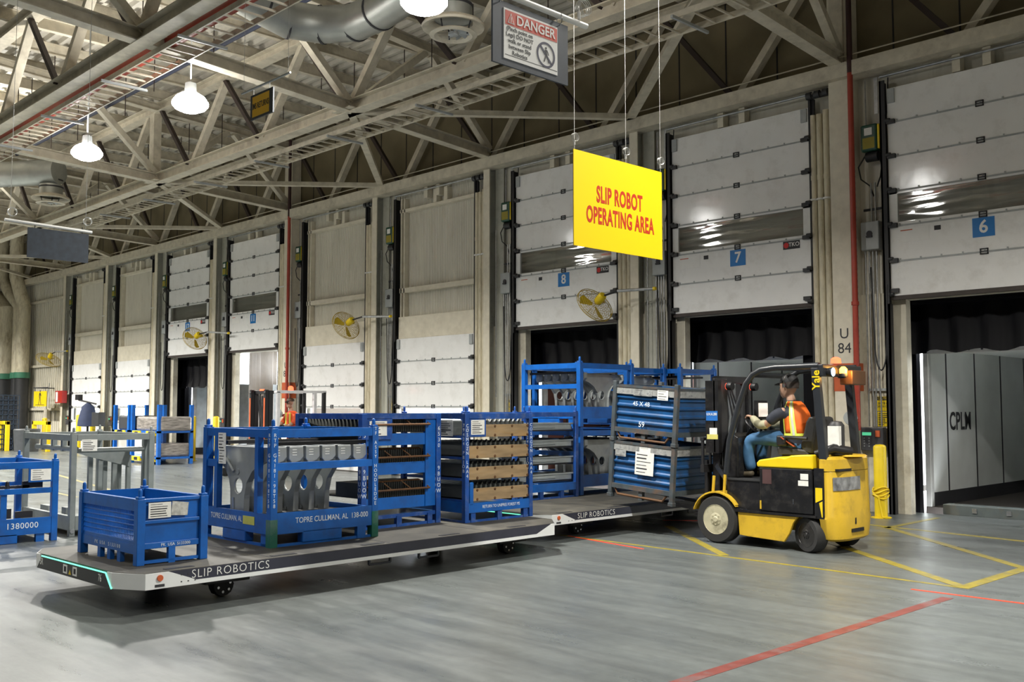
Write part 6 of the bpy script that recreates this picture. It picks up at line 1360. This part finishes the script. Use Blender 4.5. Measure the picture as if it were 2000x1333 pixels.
fuse(merge(rings([(0.14, 0.02, 0.96, 0.2, 0.15), (0.15, 0.02, 1.15, 0.19, 0.145), (0.15, 0.03, 1.35, 0.215, 0.145), (0.16, 0.04, 1.5, 0.225, 0.125), (0.16, 0.05, 1.585, 0.1, 0.08)], 18), *[chain([(0.16 + s * 0.16, 0.05, 1.5), (0.16 + s * 0.25, 0.1, 1.36), (0.16 + s * 0.235, 0.2, 1.26)], [0.08, 0.075, 0.06]) for s in (1, -1)]), 'jacket', HV, p, 0.012)
fuse(merge(*[chain([(0.14 + s * 0.1, 0.0, 1.0), (0.14 + s * 0.13, 0.3, 1.02), (0.14 + s * 0.13, 0.37, 0.62)], [0.11, 0.092, 0.07]) for s in (1, -1)]), 'trousers', mat('red_trousers', (0.40, 0.05, 0.03), 0.7), p, 0.012)
for s in (1, -1): B().bar((0.16 + s * 0.1, 0.165, 1.0), (0.16 + s * 0.09, 0.16, 1.54), 0.045, 0.02, up=(0, 1, 0)).build('reflective_band', LIME, p)
q = B(); q.box(0.1, 0.2, 1.785, 0.15, 0.205, 1.805); q.box(0.19, 0.2, 1.785, 0.24, 0.205, 1.805); q.build('glasses', INK, p)
# ================================================================ left side racks and far dock goods
# blue rack 1380000 at the left edge
t = thing('fender_rack', 'empty blue rack stencilled 1380000 at the left edge', 'rack', (-14.45, 4.1, 0), 0.0)
GX, GY, H = 1.4, 0.62, 1.0
for x, y in ((GX - 0.035, GY - 0.04), (GX - 0.035, -0.7), (0.035, GY - 0.04), (0.035, -0.7)): post('post', x, y, 0, H, 0.075, BLUE, t)
for x in (0.035, GX - 0.035):
    B().box(x - 0.03, -0.7, H - 0.09, x + 0.03, GY - 0.08, H - 0.01).build('top_rail', BLUE, t); B().box(x - 0.03, -0.7, 0.6, x + 0.03, GY - 0.08, 0.665).build('middle_rail', BLUE, t)
for y in (GY - 0.04, -0.7): B().box(0.07, y - 0.03, H - 0.09, GX - 0.07, y + 0.03, H - 0.01).build('top_rail', BLUE, t)
f = B().box(GX - 0.03, -0.7, 0.1, GX - 0.005, GY - 0.07, 0.3).build('base_side', BLUE, t); text('1380000', 0.1, WINK, f, (GX - 0.003, 0.2, 0.21), RX, space=1.1, bold=0.004)
B().box(0.05, -0.7, 0.12, GX - 0.04, GY - 0.05, 0.15).build('tray', BLUE, t); B().box(GX - 0.1, -0.4, 0.0, GX - 0.005, 0.15, 0.12).build('fork_pocket', BLUE, t, bevel=0.01); B().box(GX - 0.08, GY - 0.25, 0, GX - 0.02, GY - 0.15, 0.1).build('foot', BLUE, t)
B().box(GX - 0.06, -0.05, 0.28, GX - 0.02, 0.02, 0.62).build('upright', BLUE, t)
q = B(); q.box(GX - 0.14, -0.7, 0.3, GX - 0.1, 0.1, 0.42); q.box(GX - 0.14, 0.15, 0.3, GX - 0.1, 0.35, 0.38); q.build('black_rest', BLACK, t)
q = B(); q.box(GX - 0.14, -0.7, 0.665, GX - 0.1, 0.3, 0.70); q.box(GX - 0.14, 0.22, 0.665, GX - 0.1, 0.46, 0.75); q.lathe([(0.03, 0.66), (0.02, 0.75), (0, 0.76)], (GX - 0.12, 0.05, 0), 'z', 10); q.build('black_rest', BLACK, t)
B().box(GX - 0.03, 0.26, 0.74, GX + 0.0, GY - 0.08, 0.92).build('label_plate', BLUE, t); paper(t, (GX + 0.001, 0.40, 0.83), 0.24, 0.14, 'x', rows=5)
# grey rack behind it
RG = mat('grey_rack_paint', (0.19, 0.215, 0.215), 0.45, var=0.12, dirt=(0.3, 0.3, 0.28), dirt_amt=0.4)
t = thing('goods_rack', 'grey steel rack with slanted slats behind the mesh basket', 'rack', (-15.1, 4.94, 0))
GX, GY, H = 1.84, 1.12, 1.32
for x in (0.04, GX - 0.04):
    for y in (0.04, GY - 0.04): post('post', x, y, 0, H, 0.072, RG, t)
post('post', GX - 0.22, GY - 0.04, 0, H - 0.05, 0.072, RG, t, pin=False)
for y in (0.04, GY - 0.04): B().box(0.08, y - 0.035, H - 0.09, GX - 0.08, y + 0.035, H - 0.01).build('top_rail', RG, t)
for x in (0.04, GX - 0.04): B().box(x - 0.035, 0.08, H - 0.09, x + 0.035, GY - 0.08, H - 0.01).build('top_rail', RG, t)
B().tube([(0.3, 0.1, 1.12), (GX - 0.1, 0.1, 1.12)], 0.035, 12).build('cross_tube', RG, t); B().tube([(GX - 0.12, 0.08, 1.1), (GX - 0.12, GY - 0.1, 1.1)], 0.035, 12).build('cross_tube', RG, t)
q = B(); q.plate([(0.2, 1.08), (GY - 0.1, 1.08), (GY - 0.1, 0.84), (0.5, 0.98)], GX - 0.62, GX - 0.58, 'x'); q.build('slanted_panel', RG, t)
for i in range(6):
    x = GX - 0.7 + (i % 2) * 0.08; y = 0.52 + i * 0.10
    B().box(x - 0.03, y - 0.03, 0.1, x + 0.03, y + 0.03, 1.0).build('slat', RG, t, bevel=0.005)
q = B(); q.box(0.08, 0.01, 0.08, GX - 0.08, 0.07, 0.26); q.box(GX - 0.07, 0.08, 0.08, GX - 0.01, GY - 0.08, 0.26); q.box(0.08, GY - 0.07, 0.08, GX - 0.08, GY - 0.01, 0.26); q.build('base_side', RG, t)
B().box(0.05, 0.05, 0.06, GX - 0.05, GY - 0.05, 0.1).build('tray', RG, t)
q = B(); q.box(GX - 0.55, 0.1, 0.1, GX - 0.4, 0.22, 0.34); q.box(GX - 0.3, 0.12, 0.1, GX - 0.27, 0.15, 0.52); q.box(0.5, 0.1, 0.1, 0.8, 0.2, 0.32); q.build('clamp', RG, t)
for x in (0.55, 0.95, 1.3): B().box(x - 0.03, 0.07, 1.08, x + 0.03, 0.13, 1.26).build('hook', RG, t)
paper(t, (GX + 0.001, 0.23, 1.17), 0.2, 0.15, 'x', rows=6); q = B(); q.tube([(GX - 0.0, 0.04, 0.07), (GX + 0.005, 0.04, 0.07)], 0.03, 12); q.build('bolt', CHROME, t)
# dark mesh crates at the left edge
t = thing('mesh_crate', 'tall dark stack of wire mesh crates at the left edge', 'crate', (-43.2, 11.3, 0))
q = B()
for i in range(12): z = 0.05 + i * 0.19; q.box(0, 0, z, 1.4, 0.02, z + 0.03); q.box(1.38, 0, z, 1.4, 2.2, z + 0.03)
for i in range(12): y = i * 0.2; q.box(1.38, y, 0, 1.4, y + 0.03, 2.15)
for i in range(8): x = i * 0.2; q.box(x, 0, 0, x + 0.03, 0.02, 2.15)
q.build('wire_mesh', mat('dark_mesh', (0.02, 0.035, 0.06), 0.5), t); B().box(0.05, 0.05, 0.02, 1.36, 2.15, 2.1).build('crate_load', mat('crate_dark', (0.012, 0.018, 0.03), 0.6), t)
# blue stacking racks with wrapped bundles in front of the far doors
WRAP = mat('plastic_wrap', (0.22, 0.2, 0.18), 0.18, var=0.5, scale=7, stretch=(0.6, 0.6, 5), bump=0.4)
def far_rack(loc, w, label):
    t = thing('stacking_rack', label, 'rack', loc)
    for x in (0.05, w - 0.05):
        for y in (0.05, 1.05): B().box(x - 0.05, y - 0.05, 0, x + 0.05, y + 0.05, 1.75).build('post', BLUE, t)
    for z in (0.22, 0.98):
        B().box(0, 0, z - 0.06, w, 1.1, z).build('platform', BLUE, t)
        for x in (0.2, w - 0.75): f = B().box(x, -0.03, z - 0.14, x + 0.55, 0.08, z - 0.005).build('fork_pocket', YEL, t); B().box(x + 0.16, -0.035, z - 0.12, x + 0.39, -0.03, z - 0.03).build('pocket_opening', BLACK, f)
    return t
far_rack((-31.25, 12.9, 0), 1.15, 'narrow blue stacking rack with a dark bundle, left of the wrapped bundles')
far_rack((-29.95, 12.9, 0), 1.9, 'blue stacking rack with plastic-wrapped bundles on two levels')
for (x, y, z, w, h, lb) in ((-29.75, 12.98, 0.98, 1.75, 0.42, 'plastic-wrapped brown bundle on the upper level of the far blue rack'), (-29.3, 12.98, 0.22, 1.2, 0.4, 'plastic-wrapped brown bundle on the lower level of the far blue rack')):
    q = B(); n = 8
    o = q.box(x, y, z, x + w, y + 0.95, z + h).build('wrapped_bundle', WRAP, None, bevel=0.06); tag(o, lb, 'bundle')
o = B().box(-31.1, 13.0, 0.98, -30.35, 13.9, 1.42).build('wrapped_bundle', DGREY, None, bevel=0.05); tag(o, 'dark bundle on the narrow far blue rack', 'bundle')
